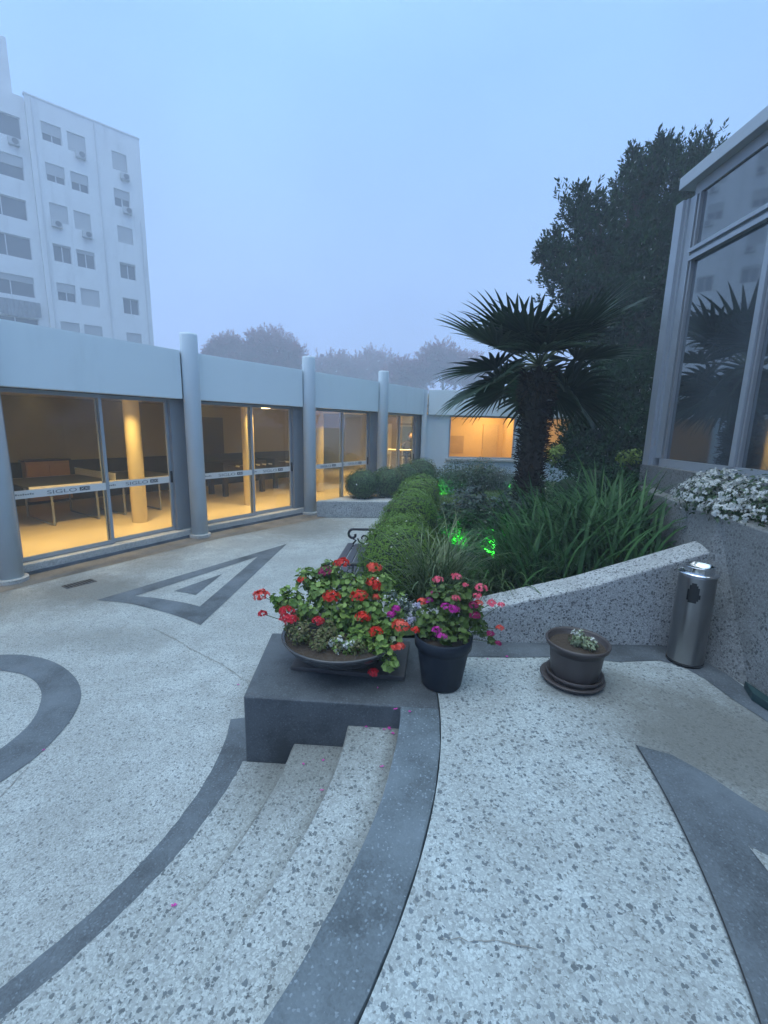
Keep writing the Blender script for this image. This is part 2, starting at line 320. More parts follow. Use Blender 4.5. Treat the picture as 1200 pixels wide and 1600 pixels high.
M['steel_hi'] = flat('polished_steel', (.75, .76, .78), .12, 1.0)
M['pot_black'] = flat('black_pot', (.008, .014, .024), .5, noise=.15, bump=.05, spec=.25)
M['pot_brown'] = flat('brown_pot', (.05, .042, .042), .45, noise=.15, bump=.1)
M['bowl'] = flat('bowl_glaze', (.05, .052, .056), .25, noise=.2)
M['slab'] = flat('slab_brown', (.05, .048, .05), .5, noise=.3, scale=14, bump=.2)
M['soil'] = flat('soil', (.045, .032, .022), .95, noise=.4, scale=40, bump=1, bscale=60)
M['iron'] = flat('cast_iron', (.01, .012, .02), .4, .3)
M['bench_wood'] = flat('bench_slat', (.045, .045, .058), .5, noise=.2)
M['bark'] = flat('bark', (.04, .03, .022), .9, noise=.4, scale=25, bump=1)
M['fibre'] = leafm('palm_fibre', [(.018, .012, .009), (.045, .03, .02), (.028, .019, .013)], .9, 0)
M['palm'] = leafm('palm_leaf', [(.009, .03, .015), (.017, .046, .021), (.028, .06, .028)], .45, .1, .3)
M['dead_leaf'] = leafm('dead_leaf', [(.05, .036, .02), (.09, .065, .035), (.07, .05, .03)], .8, .1)
M['petiole'] = flat('petiole', (.06, .09, .04), .5)
M['box'] = leafm('clipped_leaf', [(.08, .16, .02), (.13, .235, .034), (.18, .29, .05), (.095, .18, .024)], .6, .0, .2)
M['box_dark'] = leafm('clipped_leaf_dark', [(.03, .075, .022), (.045, .105, .03), (.06, .13, .036)], .5, .15)
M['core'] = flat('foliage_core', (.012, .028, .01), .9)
M['strap'] = leafm('strap_leaf', [(.016, .06, .02), (.03, .095, .03), (.05, .13, .042)], .5, .15, .2)
M['strap_pale'] = leafm('strap_leaf_pale', [(.06, .12, .035), (.11, .18, .06), (.2, .26, .12), (.08, .14, .045)], .42, .2)
M['fountain'] = leafm('fountain_leaf', [(.025, .07, .02), (.045, .11, .03), (.09, .16, .055), (.15, .2, .09)], .4, .2)
M['shrub_grey'] = leafm('shrub_grey', [(.035, .06, .05), (.06, .09, .08), (.1, .14, .125)], .5, .15)
M['shrub'] = leafm('shrub_leaf', [(.02, .05, .024), (.032, .075, .032), (.05, .1, .04)], .45, .2)
M['lime'] = leafm('lime_leaf', [(.12, .2, .03), (.2, .28, .045)], .5, .3)
M['tree'] = leafm('tree_leaf', [(.004, .02, .009), (.009, .036, .014), (.02, .062, .022)], .8, .05, .04)
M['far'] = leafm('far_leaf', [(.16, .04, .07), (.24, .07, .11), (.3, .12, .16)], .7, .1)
M['geran'] = leafm('geranium_leaf', [(.06, .14, .018), (.09, .2, .028), (.14, .27, .045), (.22, .33, .08)], .5, .25)
M['geran2'] = leafm('petunia_leaf', [(.07, .13, .022), (.12, .19, .04), (.2, .26, .06), (.1, .16, .04)], .5, .25)
M['red'] = leafm('petal_red', [(.62, .02, .014), (.78, .035, .02), (.85, .06, .035)], .5, .25)
M['crimson'] = leafm('petal_crimson', [(.55, .015, .03), (.7, .03, .06)], .5, .25)
M['coral'] = leafm('petal_coral', [(.8, .09, .06), (.86, .15, .1)], .5, .25)
M['pink'] = leafm('petal_pink', [(.85, .12, .2), (.88, .2, .28)], .5, .25)
M['magenta'] = leafm('petal_magenta', [(.5, .02, .3), (.62, .04, .4)], .5, .25)
M['wine'] = leafm('petal_wine', [(.3, .012, .1), (.4, .02, .14)], .5, .25)
M['whitef'] = leafm('petal_white', [(.6, .64, .62), (.74, .76, .76)], .5, .3)
M['lilac'] = leafm('petal_lilac', [(.5, .48, .66), (.66, .64, .76)], .5, .3)
M['grass'] = leafm('lawn_blade', [(.06, .12, .015), (.09, .17, .02), (.12, .2, .03)], .55, .25)
M['lawn'] = flat('lawn_soil', (.03, .06, .016), .95, noise=.3, scale=9)
M['apt'] = streaky('apartment_render', (.64, .67, .69), .8, .2, (.9, .9, .12))
M['apt_glass'] = flat('apartment_pane', (.06, .075, .1), .15, noise=.2, scale=.8)
M['shutter'] = flat('shutter', (.36, .38, .4), .6, noise=.06, scale=2)
M['apt_frame'] = flat('apartment_frame', (.5, .52, .55), .5)
M['cloth'] = flat('grey_cloth', (.2, .22, .25), .9, noise=.3, scale=3)
M['green_lens'] = emit('green_lens', (.05, 1, .08), 30)
M['lamp'] = emit('lamp_disc', (1, .72, .38), 9)
M['screen'] = flat('picture_blue', (.25, .36, .5), .4, noise=.3, scale=4)
M['teal'] = flat('teal_cover', (.012, .04, .045), .5, noise=.3, scale=20)
M['skin'] = flat('skin', (.42, .24, .16), .55)
M['dark_cloth'] = flat('dark_cloth', (.02, .018, .022), .9)
M['hair'] = flat('hair', (.015, .01, .008), .6)

# ================================================================== THE SETTING
C0 = Vector((-2.85, 2.35))                                             # centre of the round steps
def ring(r, a): return (C0.x + r * math.cos(a), C0.y + r * math.sin(a))
def arc(r, a0, a1, n=60): return [ring(r, a0 + (a1 - a0) * i / n) for i in range(n + 1)]
A0 = math.atan2(2.17 - C0.y, .1 - C0.x); A1 = R(-105)
gm = MB(); gm.sheet([(-300, -300), (300, -300), (300, 300), (-300, 300)], -.06); struct(gm.build('ground', flat('ground_far', (.07, .08, .06), .95, noise=.3, scale=.2)))
gm = MB(); gm.sheet([(-14, -9), (2.3, -9), (2.3, 16), (-14, 16)], 0); struct(gm.build('courtyard', M['terr_low']))
def rsect(r0, r1, z0, z1, a0=A1, a1=A0, n=70):
    s = MB()
    for i in range(n):
        b0 = a0 + (a1 - a0) * i / n; b1 = a0 + (a1 - a0) * (i + 1) / n
    wear = lambda q: [(x + random.gauss(0, .0016), y + random.gauss(0, .0016)) for x, y in q]; I = wear(arc(r0, a0, a1, n)); O = wear(arc(r1, a0, a1, n)); k = n + 1
    vs = [(*p, z) for z in (z0, z1) for q in (I, O) for p in q]
    f = []
    for i in range(n):
        f += [(i, i + 1, k + i + 1, k + i), (2 * k + i, 3 * k + i, 3 * k + i + 1, 2 * k + i + 1), (i, 2 * k + i, 2 * k + i + 1, i + 1), (k + i, k + i + 1, 3 * k + i + 1, 3 * k + i)]
    f += [(0, k, 3 * k, 2 * k), (n, 2 * k + n, 3 * k + n, k + n)]
    return s.add(vs, f)
g = MB(); s = rsect(1.85, 2.068, 0, .004, A1, R(13)); struct(s.build('step_foot_band', M['inlay']))
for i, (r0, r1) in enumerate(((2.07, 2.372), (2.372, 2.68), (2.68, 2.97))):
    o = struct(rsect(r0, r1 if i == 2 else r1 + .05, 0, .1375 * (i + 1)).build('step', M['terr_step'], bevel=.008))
struct(rsect(2.97, 3.18, 0, .55).build('kerb', M['kerb'], bevel=.012))
ter = [ring(3.184 + .014 * min(1, max(0, (-a - .48) / .25)), a) for a in [A1 + (R(10.4) - A1) * i / 90 for i in range(91)]] + [(2.3, 2.93), (9, 2.93), (9, -9), (-2.5, -9)]
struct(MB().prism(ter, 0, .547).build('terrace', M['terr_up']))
# terrace inlay: long dark triangle with its own joint, dark strip along the foot of the garden walls
j = arc(4.125, R(-75), R(-6.2), 50)
struct(MB().sheet(j + [(1.39, 1.84), (1.47, 1.73), (1.53, 1.6), (1.62, 1.45), (1.9, 1.05), (2.1, .4), (2.1, -2)], .551).build('terrace_inlay', M['inlay']))
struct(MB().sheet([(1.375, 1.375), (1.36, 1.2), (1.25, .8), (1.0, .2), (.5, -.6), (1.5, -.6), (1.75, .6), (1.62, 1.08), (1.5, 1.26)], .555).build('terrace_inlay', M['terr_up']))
struct(MB().sheet(arc(4.122, R(-75), R(-6.4), 50) + arc(4.127, R(-6.4), R(-75), 50), .5585).build('terrace_joint', M['seam']))
struct(MB().sheet([(.36, 2.93), (.36, 2.71), (.9, 2.72), (1.35, 2.75), (1.56, 2.69), (1.86, 2.72), (1.97, 2.66), (2.02, 2.5), (2.03, 2.3), (2.07, 2.08), (2.12, 1.2), (2.2, 1.2), (2.2, 2.93)], .551).build('wall_foot_strip', M['inlay']))
# the dark motifs in the courtyard floor
def strip(outer, inner, z, name, q):
    n = len(outer); s = MB(); s.add([(*p, z) for p in outer] + [(*p, z) for p in inner], [(i, i + 1, n + i + 1, n + i) for i in range(n - 1)]); return struct(s.build(name, q))
def smooth_curve(pts, n=8):
    P = [Vector((*p, 0)) for p in pts]; out = []
    for i in range(len(P) - 1):
        a, b, c, d = P[max(i - 1, 0)], P[i], P[i + 1], P[min(i + 2, len(P) - 1)]
        for k in range(n):
            t = k / n; out.append((.5 * ((2 * b) + (c - a) * t + (2 * a - 5 * b + 4 * c - d) * t * t + (3 * b - 3 * c + d - a) * t ** 3))[:2])
    return out + [P[-1][:2]]
ro = smooth_curve([(-5.2, 3.0), (-4.2, 3.42), (-3.35, 3.56), (-3.06, 3.55), (-2.76, 3.44), (-2.47, 3.24), (-2.27, 3.02), (-2.165, 2.8), (-2.12, 2.6), (-2.11, 2.42), (-2.14, 2.25), (-2.3, 1.8), (-2.7, 1.2)])
ri = smooth_curve([(-5.1, 2.75), (-4.15, 3.16), (-3.4, 3.31), (-3.05, 3.3), (-2.8, 3.21), (-2.59, 3.04), (-2.46, 2.85), (-2.395, 2.7), (-2.375, 2.57), (-2.385, 2.42), (-2.42, 2.25), (-2.55, 1.85), (-2.9, 1.35)])
strip(ro, ri, .004, 'courtyard_inlay', M['inlay'])
cv = smooth_curve([(-3.3, 4.81), (-2.95, 4.75), (-2.72, 4.67), (-2.25, 4.46), (-1.86, 4.23)], 5); ci = smooth_curve([(-2.94, 4.95), (-2.72, 4.92), (-2.53, 4.87), (-2.28, 4.79), (-2.06, 4.69)], 5)
strip(cv, ci, .004, 'courtyard_inlay', M['inlay'])
s = MB(); s.add([(*p, .004) for p in ((-1.68, 7.43), (-3.3, 4.81), (-2.94, 4.95), (-1.96, 6.65), (-2.06, 4.69), (-1.86, 4.23))], [(0, 1, 2, 3), (0, 3, 4, 5)]); struct(s.build('courtyard_inlay', M['inlay']))
struct(MB().sheet([(-2.21, 5.81), (-2.56, 5.14), (-2.4, 5.09), (-2.25, 5.03)], .004).build('courtyard_inlay', M['inlay']))
def crack(pts, wd, z, q='crack'):
    P = []
    for a, b in zip(pts[:-1], pts[1:]):
        k = max(2, int((Vector(b) - Vector(a)).length / .025))
        P += [Vector(a).lerp(Vector(b), i / k) + Vector((random.gauss(0, .004), random.gauss(0, .004))) for i in range(k)]
    P.append(Vector(pts[-1])); s = MB(); vs = []
    for i, p in enumerate(P):
        t = (P[min(i + 1, len(P) - 1)] - P[max(i - 1, 0)]).normalized(); h = wd * random.uniform(.3, 1) * .5; vs += [(p.x - t.y * h, p.y + t.x * h, z), (p.x + t.y * h, p.y - t.x * h, z)]
    s.add(vs, [(2 * i, 2 * i + 1, 2 * i + 3, 2 * i + 2) for i in range(len(P) - 1)]); struct(s.build('paving_crack', M[q]))
crack([(-2.3, 4.13), (-2.0, 3.93), (-1.73, 3.73), (-1.35, 3.47), (-1.13, 3.28), (-.99, 3.2)], .008, .004)
crack([(-2.1, 2.3), (-2.08, 2.1), (-2.12, 1.9), (-2.16, 1.75), (-2.25, 1.5)], .006, .004)
crack([(-3.9, 5.1), (-3.6, 4.95), (-3.3, 4.84)], .012, .004)
crack([(.2, 1.06), (.36, 1.05), (.48, 1.03)], .004, .551)

# ================================================================== THE HALL (curved glazed building)
CP = [Vector(p) for p in ((-6.1, 2.85), (-4.75, 5.36), (-3.35, 7.83), (-1.72, 10.11), (-.09, 12.39), (1.3, 14.38))]
def unit(a, b): return (b - a).normalized()
def vn(i):
    a = unit(CP[max(i - 1, 0)], CP[max(i, 1)]); b = unit(CP[min(i, len(CP) - 2)], CP[min(i + 1, len(CP) - 1)]); t = (a + b).normalized(); return Vector((-t.y, t.x))
def off(i, d): return CP[i] + vn(i) * d
ALL = range(len(CP))
hall = thing('hall_building', 'long low pale building with curved glazed front and round columns', 'building', (-1.72, 10.11, 0))
def span(d0, d1, z0, z1, name, q, par=hall, **k):
    s = MB()
    for i in range(len(CP) - 1):
        P = [off(i, d0), off(i + 1, d0), off(i + 1, d1), off(i, d1)]; s.prism([p[:] for p in P], z0, z1)
    return s.build(name, q, par, **k)
span(.1, .42, 0, .14, 'door_sill', M['terr_sill'], bevel=.01)
span(.421, 5.0, 0, .136, 'floor', M['tile'])
span(.2, 5.4, 2.53, 2.95, 'roof', M['ceil'])
span(5.0, 5.2, 1.1, 2.529, 'back_wall', M['cream']); span(4.97, 5.2, .136, 1.098, 'wainscot', M['navy'])
span(.171, .34, 2.42, 2.529, 'door_head', M['alu_dark'])
s = MB(); P = [off(0, .1), off(0, 5.2)]; s.prism([tuple(P[0]), tuple(P[1]), tuple(P[1] + Vector((-.1, -.2))), tuple(P[0] + Vector((-.1, -.2)))], 0, 2.75); s.build('end_wall', M['cream'], hall)
struct(strip([off(i, .1)[:] for i in ALL], [off(i, d)[:] for i, d in zip(ALL, (-.36, -.36, -.4, -.55, -.5, -.4))], .004, 'gutter_strip', M['gutter']))
for i in range(len(CP) - 1):
    a, b = CP[i], CP[i + 1]; u = unit(a, b); n = Vector((-u.y, u.x)); Lh = (b - a).length
    s = MB(); s.obox(a, u, n, .13, Lh - .16, .03, .17, 2.43, 3.2); fo = s.build('fascia_panel', M['paint'], hall, bevel=.008)
    s = MB(); s.obox(a, u, n, Lh - .159, Lh - .02, .1, .16, 2.43, 3.2); s.build('downpipe_recess', M['jamb'], hall)
    s = MB(); s.obox(a, u, n, .13, Lh - .16, .035, .165, 3.201, 3.215); s.build('coping', M['paint'], hall)
    s = MB(); s.obox(a, u, n, .0, Lh, .07, .099, .001, .045); s.build('sill_foot', M['inlay'], hall)
    # glass front of the bay: two sliding leaves
    half = Lh / 2; g0 = .2; g1 = Lh - .29
    for k, (p0, p1, dd) in enumerate(((g0, half + .03, .25), (half - .03, g1, .3))):
        dr = MB(); fw = .045
        dr.obox(a, u, n, p0, p0 + fw, dd - .02, dd + .02, .15, 2.42); dr.obox(a, u, n, p1 - fw, p1, dd - .02, dd + .02, .15, 2.42)
        dr.obox(a, u, n, p0 + fw, p1 - fw, dd - .02, dd + .02, .15, .205); dr.obox(a, u, n, p0 + fw, p1 - fw, dd - .02, dd + .02, 2.37, 2.42)
        door = dr.build('sliding_door', M['alu'], hall)
        s = MB(); s.obox(a, u, n, p0 + fw, p1 - fw, dd - .004, dd + .004, .205, 2.37); s.build('glass_pane', M['glass'], door)
        s = MB(); s.obox(a, u, n, p0 + fw, p1 - fw, dd - .008, dd - .005, 1.0, 1.11)
        if i in (1, 2, 3): bandp = s.build('printed_band', M['band'], door)
        if i in (1, 2, 3):                                              # the lettering on the film
            pm = MB(); c = p0 + fw + .8 * (p1 - p0 - 2 * fw) - .5
            for q in range(8): pm.obox(a, u, n, c - .42 + q * .027, c - .42 + q * .027 + .018, dd - .0105, dd - .009, 1.045, 1.045 + .016 * (1 if q % 3 else 1.4), 0)
            pm.build('small_print', M['ink'], door); pm = MB(); pm.obox(a, u, n, c + .36, c + .5, dd - .0105, dd - .009, 1.03, 1.085); pm.build('numeral_box', M['ink_dark'], door)
            for txt, x0, hgt, q, dp in (('SIGLO', c - .06, .075, 'ink', .0105), ('XXI', c + .37, .052, 'band', .012)):
                cu = bpy.data.curves.new('lettering', 'FONT'); cu.body = txt; cu.size = hgt; cu.extrude = .0008; cu.space_character = 1.02
                tmp = bpy.data.objects.new('lettering', cu); COL.objects.link(tmp); bpy.context.view_layer.update()
                me = bpy.data.meshes.new_from_object(tmp.evaluated_get(bpy.context.evaluated_depsgraph_get())); bpy.data.objects.remove(tmp)
                wdt = max(v.co.x for v in me.vertices); sxk = {'SIGLO': .38, 'XXI': .12}[txt] / wdt
                base = a + u * x0 + n * (dd - dp); wl = wloc(door)
                mt = Matrix(((u.x * sxk, 0, -n.x, base.x - wl.x), (u.y * sxk, 0, -n.y, base.y - wl.y), (0, 1, 0, 1.04 - wl.z if txt == 'XXI' else 1.028 - wl.z), (0, 0, 0, 1)))
                me.transform(mt); me.materials.append(M[q]); to = bpy.data.objects.new('lettering', me); COL.objects.link(to); to.parent = door
        if k == 1 and i > 0:
            s = MB(); s.obox(a, u, n, p1 - .03, p1 - .005, dd - .05, dd - .021, 1.0, 1.2); s.build('handle', M['black'], door)
    s = MB(); s.obox(a, u, n, g1 + .001, Lh + .16, .21, .36, .142, 2.419); s.build('door_jamb', M['jamb'], hall)
for i in range(0, 5):
    p = CP[i]; s = MB(); s.lathe([(0, .05), (.14, .05), (.14, 3.47), (.135, 3.5), (0, 3.5)], 28, (p.x, p.y, 0)); c_ = s.build('column', M['paint_col'], hall, smooth=False)
    c_.data.polygons.foreach_set('use_smooth', [len(f.vertices) == 4 and abs(f.normal.z) < .5 for f in c_.data.polygons])
    s = MB(); s.lathe([(0, .0), (.185, .0), (.185, .05), (.15, .062), (0, .062)], 28, (p.x, p.y, 0)); s.build('base_ring', M['terr_sill'], c_)
for p in ((-4.7, 8.32), (-3.21, 10.42), (-1.9, 12.74), (-.35, 15.0)):
    s = MB(); s.lathe([(.135, .137), (.135, 2.529)], 24, (p[0], p[1], 0)); s.build('inner_column', flat('inner_column_paint', (.6, .5, .3), .6) if 'inner_column_paint' not in bpy.data.materials else bpy.data.materials['inner_column_paint'], hall, smooth=True)
# dark inner doorway, end wall of the hall with its windows, ceiling lights
u2 = unit(off(3, 5), off(4, 5)); n2 = Vector((-u2.y, u2.x))
s = MB(); s.obox(off(3, 5), u2, n2, .3, 1.2, -.03, -.001, 1.1, 2.2); s.build('inner_door', M['dark_wood'], hall)
s = MB(); s.box(-4.6, 2.0, 19.6, 19.8, .1, 2.75); s.build('end_wall', M['cream'], hall)
s = MB(); s.box(1.78, 1.95, 14.6, 19.6, 0, 2.75); s.build('partition', M['cream'], hall)
s = MB(); s.prism([(-3.0, 17.0), (-.25, 13.9), (1.78, 14.6), (1.78, 19.6), (-4.6, 19.6)], .0, .13); s.build('floor', M['tile'], hall)
s = MB(); s.prism([(-3.2, 16.0), (1.78, 14.9), (1.78, 19.6), (-4.6, 19.6)], 2.53, 2.7); s.build('roof', M['ceil'], hall)
for x0, x1, z0, z1, q in ((.55, 1.25, 1.05, 2.05, 'screen'), (.5, 1.35, 2.25, 2.55, 'white'), (-.35, .2, .9, 2.1, 'white')):
    s = MB(); s.box(x0 - .06, x1 + .06, 19.54, 19.599, z0 - .06, z1 + .06); f = s.build('inner_window', M['white'], hall); s = MB(); s.box(x0, x1, 19.53, 19.539, z0, z1); s.build('pane', M[q], f)
def lamp(p, e, fix=True, size=.14):
    l = bpy.data.lights.new('downlight', 'AREA'); l.shape = 'DISK'; l.size = size; l.energy = e; l.color = (1, .7, .27); l.spread = R(105); o = bpy.data.objects.new('downlight', l); COL.objects.link(o); o.location = (p[0], p[1], p[2] - .03)
    s = MB(); s.lathe([(0, 0), (size * .55, 0), (size * .7, .012), (size * .7, .02)], 18, (p[0], p[1], p[2] - .021)); f = s.build('ceiling_light', M['lamp'], hall); o.parent = hall; o.location = Vector(o.location) - wloc(hall)
for i, (t, d, e) in enumerate(((0, 1.0, 30), (0, 1.0, 0))): pass
for i in range(5):
    a, b = CP[i], CP[i + 1]; u = unit(a, b); n = Vector((-u.y, u.x))
    for t, d, e in ((.3, .95, 17), (.78, .95, 17), (.5, 2.9, .8)):
        if i == 4 and d > 3: continue
        p = a.lerp(b, t) + n * d; lamp((p.x, p.y, 2.53), e)
lamp((.95, 17.3, 2.53), 55); lamp((-.6, 17.9, 2.53), 40); lamp((-3.75, 14.1, 2.53), .8, size=.2)

# the wing facing the garden
def holed(mb, u0, u1, z0, z1, holes, P, mi=0):
    "wall slab cut by window holes; P(u, z, side) gives the point"
    us = sorted({u0, u1, *[h[0] for h in holes], *[h[1] for h in holes]}); zs = sorted({z0, z1, *[h[2] for h in holes], *[h[3] for h in holes]})
    for a, b in zip(us[:-1], us[1:]):
        run = []
        for c, d in zip(zs[:-1], zs[1:]):
            if any(h[0] <= a and b <= h[1] and h[2] <= c and d <= h[3] for h in holes): continue
            mb.add([P(x, z, k) for k in (0, 1) for z in (c, d) for x in (a, b)], [(0, 1, 3, 2), (4, 6, 7, 5), (0, 2, 6, 4), (1, 5, 7, 3), (0, 4, 5, 1), (2, 3, 7, 6)], mi)
wing = thing('garden_wing', 'pale low wing with a lit picture window facing the garden', 'building', (3, 14.4, 0))
s = MB(); HW = [(2.03, 4.16, 1.08, 2.43), (4.95, 7.1, 1.08, 2.43)]
holed(s, 1.3, 10.5, 0, 2.43, HW, lambda x, z, k: (x, 14.4 + .22 * k, z)); s.build('wall', M['paint_col'], wing)
s = MB(); s.box(1.14, 1.296, 14.32, 14.62, 0, 3.19); s.build('corner_pier', M['paint_col'], wing)
s = MB(); s.box(1.34, 10.6, 14.3, 14.55, 2.431, 3.2); s.build('fascia', M['paint'], wing, bevel=.01)
s = MB(); s.box(1.34, 10.6, 14.56, 19.7, 2.78, 3.1); s.build('roof', M['ceil'], wing)
s = MB(); s.box(1.97, 10.5, 14.63, 18.2, .0, .3); s.build('floor', M['tile'], wing)
s = MB(); s.box(1.97, 10.5, 17.2, 17.35, .3, 2.78); s.box(4.5, 4.62, 14.63, 17.2, .3, 2.78); s.build('inner_wall', flat('ochre_wall', (.6, .42, .2), .7, noise=.06, scale=2), wing)
s = MB(); s.box(3.72, 4.3, 17.15, 17.199, .3, 2.2); s.build('inner_door', flat('tan_door', (.5, .36, .19), .5, noise=.1), wing)
s = MB(); s.box(2.35, 3.0, 17.17, 17.199, 1.1, 1.75); s.build('wall_picture', flat('picture_ochre', (.4, .27, .13), .7, noise=.2), wing)
for h in HW:
    s = MB(); e = .05
    s.box(h[0], h[1], 14.44, 14.5, h[2], h[2] + e); s.box(h[0], h[1], 14.44, 14.5, h[3] - e, h[3]); s.box(h[0], h[0] + e, 14.44, 14.5, h[2] + e, h[3] - e); s.box(h[1] - e, h[1], 14.44, 14.5, h[2] + e, h[3] - e)
    f = s.build('window', M['alu'], wing); s = MB(); s.box(h[0] + e, h[1] - e, 14.465, 14.475, h[2] + e, h[3] - e); s.build('glass_pane', M['glass'], f)
    s = MB(); s.box(h[0] - .08, h[1] + .08, 14.3, 14.44, h[2] - .07, h[2] - .002); s.build('sill', M['terr_sill'], f)
for x, y in ((2.9, 15.9), (3.8, 16.4), (6.0, 16.0)):
    l = bpy.data.lights.new('downlight', 'AREA'); l.shape = 'DISK'; l.size = .2; l.energy = 26; l.color = (1, .66, .27); o = bpy.data.objects.new('downlight', l); COL.objects.link(o); o.parent = wing; o.location = Vector((x, y, 2.74)) - wloc(wing)
    s = MB(); s.lathe([(0, 0), (.1, 0), (.12, .02)], 18, (x, y, 2.755)); s.build('ceiling_light', M['lamp'], wing)

# furniture seen through the glass
def table_tennis(p, rz):
    t = thing('ping_pong_table', 'grey ping pong table indoors behind the first printed doors', 'table', p, rz=rz)
    MB().box(-1.37, 1.37, -.76, .76, .73, .76).build('table_top', M['table_top'], t, local=True, bevel=.004)
    MB().box(-1.37, 1.37, -.775, -.761, .72, .762).box(-1.37, 1.37, .761, .775, .72, .762).build('edge_strip', M['white'], t, local=True)
    MB().box(-.006, .006, -.85, .85, .763, .9).build('net', M['white'], t, local=True)
    for x in (-1.0, -.25, .25, 1.0):
        s = MB(); s.tube([(x, -.6, .73), (x, -.6, .02), (x, .6, .02), (x, .6, .73)], .02, 6); s.build('leg_frame', M['jamb'], t, local=True)
AZ = math.atan2(.837, .547)
table_tennis((-5.95, 9.0, .136), AZ)
def game_table(p, lab):
    t = thing('foosball_table', lab, 'table', p, group='games tables in the hall', rz=AZ)
    s = MB(); s.box(-.72, .72, -.38, .38, .62, .64); s.box(-.72, .72, -.38, -.35, .6401, .9); s.box(-.72, .72, .35, .38, .6401, .9); s.box(-.72, -.69, -.35, .35, .6401, .9); s.box(.69, .72, -.35, .35, .6401, .9); s.build('cabinet', M['dark_wood'], t, local=True)
    for x in (-.62, .62):
        for y in (-.3, .3): MB().prism([(x - .06, y - .05), (x + .06, y - .05), (x + .06, y + .05), (x - .06, y + .05)], 0, .619).build('leg', M['dark_wood'], t, local=True)
    for k in range(6):
        x = -.55 + k * .22; s = MB(); s.tube([(x, -.68, .82), (x, .68, .82)], .008, 6, 0); s.tube([(x, -.8, .82), (x, -.68, .82)], .019, 8, 1); s.build('rod', [M['steel'], M['white']], t, local=True)
game_table((-4.1, 12.2, .136), 'dark games table with pale rod handles behind the second pair of doors')
game_table((-3.2, 13.9, .136), 'dark games table behind the third pair of doors')
cab = thing('sideboard', 'orange wooden sideboard against the dark back wall of the hall', 'sideboard', (-7.78, 10.05, .136), rz=AZ)
MB().box(-.42, .42, -.25, .25, .1, .98).build('carcass', M['wood'], cab, local=True, bevel=.01)
for x in (-.21, .21): MB().box(x - .19, x + .19, -.27, -.251, .14, .9).build('door', M['wood'], cab, local=True)
MB().box(-.45, .45, -.28, .27, .981, 1.02).build('top', M['dark_wood'], cab, local=True)
tb = thing('white_table', 'tall white table in the bright far room of the hall', 'table', (.72, 17.6, .13))
MB().box(-.6, .6, -.35, .35, .99, 1.03).build('table_top', M['white'], tb, local=True)
for x in (-.5, .5):
    for y in (-.28, .28): MB().tube([(x * 1.08, y, 0), (x, y, .989)], [.02, .025], 8).build('leg', M['white'], tb, local=True)
# the seated person, one skin grown round a skeleton
def person(p, rz):
    vs = [(0, 0, .5), (0, -.02, .72), (.03, -.06, .95), (.06, -.1, 1.05), (.08, -.14, 1.14), (.1, -.17, 1.24),
          (.19, -.08, 1.0), (.27, -.28, .82), (.12, -.5, .83), (-.14, -.1, .99), (-.36, -.3, .86), (-.52, -.52, .83),
          (.1, -.03, .47), (.12, -.42, .47), (.12, -.44, .06), (.12, -.58, .04), (-.1, -.03, .47), (-.12, -.42, .47), (-.12, -.44, .06), (-.12, -.58, .04)]
    es = [(0, 1), (1, 2), (2, 3), (3, 4), (4, 5), (2, 6), (6, 7), (7, 8), (2, 9), (9, 10), (10, 11), (0, 12), (12, 13), (13, 14), (14, 15), (0, 16), (16, 17), (17, 18), (18, 19)]
    rd = [.16, .15, .15, .06, .085, .09, .06, .045, .032, .06, .045, .032, .09, .07, .05, .04, .09, .07, .05, .04]
    me = bpy.data.meshes.new('person'); me.from_pydata(vs, es, []); me.materials.append(M['dark_cloth']); o = bpy.data.objects.new('person', me); COL.objects.link(o); o.location = p; o.rotation_euler = (0, 0, rz)
    md = o.modifiers.new('skin', 'SKIN'); md.use_smooth_shade = True
    for i, r in enumerate(rd): me.skin_vertices[0].data[i].radius = (r, r)
    me.skin_vertices[0].data[0].use_root = True; o.modifiers.new('sub', 'SUBSURF').levels = 1
    MB().sphere((.105, -.19, 1.27), (.085, .1, .115)).build('face', M['skin'], o, local=True, smooth=True)
    MB().sphere((.1, -.155, 1.3), (.105, .115, .12)).sphere((.1, -.08, 1.2), (.08, .06, .16)).build('hair', M['hair'], o, local=True, smooth=True)
    return tag(o, 'person in dark clothes leaning over the tall white table in the far room', 'person')
person((.88, 18.2, .43), R(10))
ch = thing('stool', 'tall white stool under the person at the table in the far room', 'stool', (.88, 18.25, .13))
MB().box(-.2, .2, -.2, .2, .65, .69).build('seat', M['white'], ch, local=True)
MB().box(-.19, .19, .2, .23, .75, .98).build('backrest', M['white'], ch, local=True)
for x in (-.17, .17):
    for y in (-.17, .2): MB().tube([(x, y, 0), (x, y, .649)], .016, 6).build('leg', M['white'], ch, local=True)

# ================================================================== GARDEN WALLS, PLINTH
s = MB(); s.prism([(-.765, 2.225), (.107, 2.167), ring(3.18, A0)] + arc(3.18, A0 + .005, R(11.2), 14) + [(-.8, 3.0)], 0, .55)
tag(s.build('plinth', M['plinth'], bevel=.018, seg=3), 'dark grey concrete block at the head of the steps', 'plinth')
s = MB()
ys = [3.0 + i * .5 for i in range(15)]; xw = lambda y: -.1 + .1 * (y - 3.4)
poly = [(xw(y), y) for y in ys if y < 9.95] + [(xw(9.9) + .18, 9.9), (xw(3.02) + .18, 3.02)]
s.prism(poly, 0, .56); tag(s.build('retaining_wall', M['terr_wall'], bevel=.01), 'low stone wall behind the iron bench holding the hedge bed', 'wall')
def topz(x): return np.interp(x, [.2, .86, 1.47, 1.95, 2.3], [.66, .83, .99, 1.15, 1.27])
s = MB(); xs = np.linspace(.27, 2.285, 24)
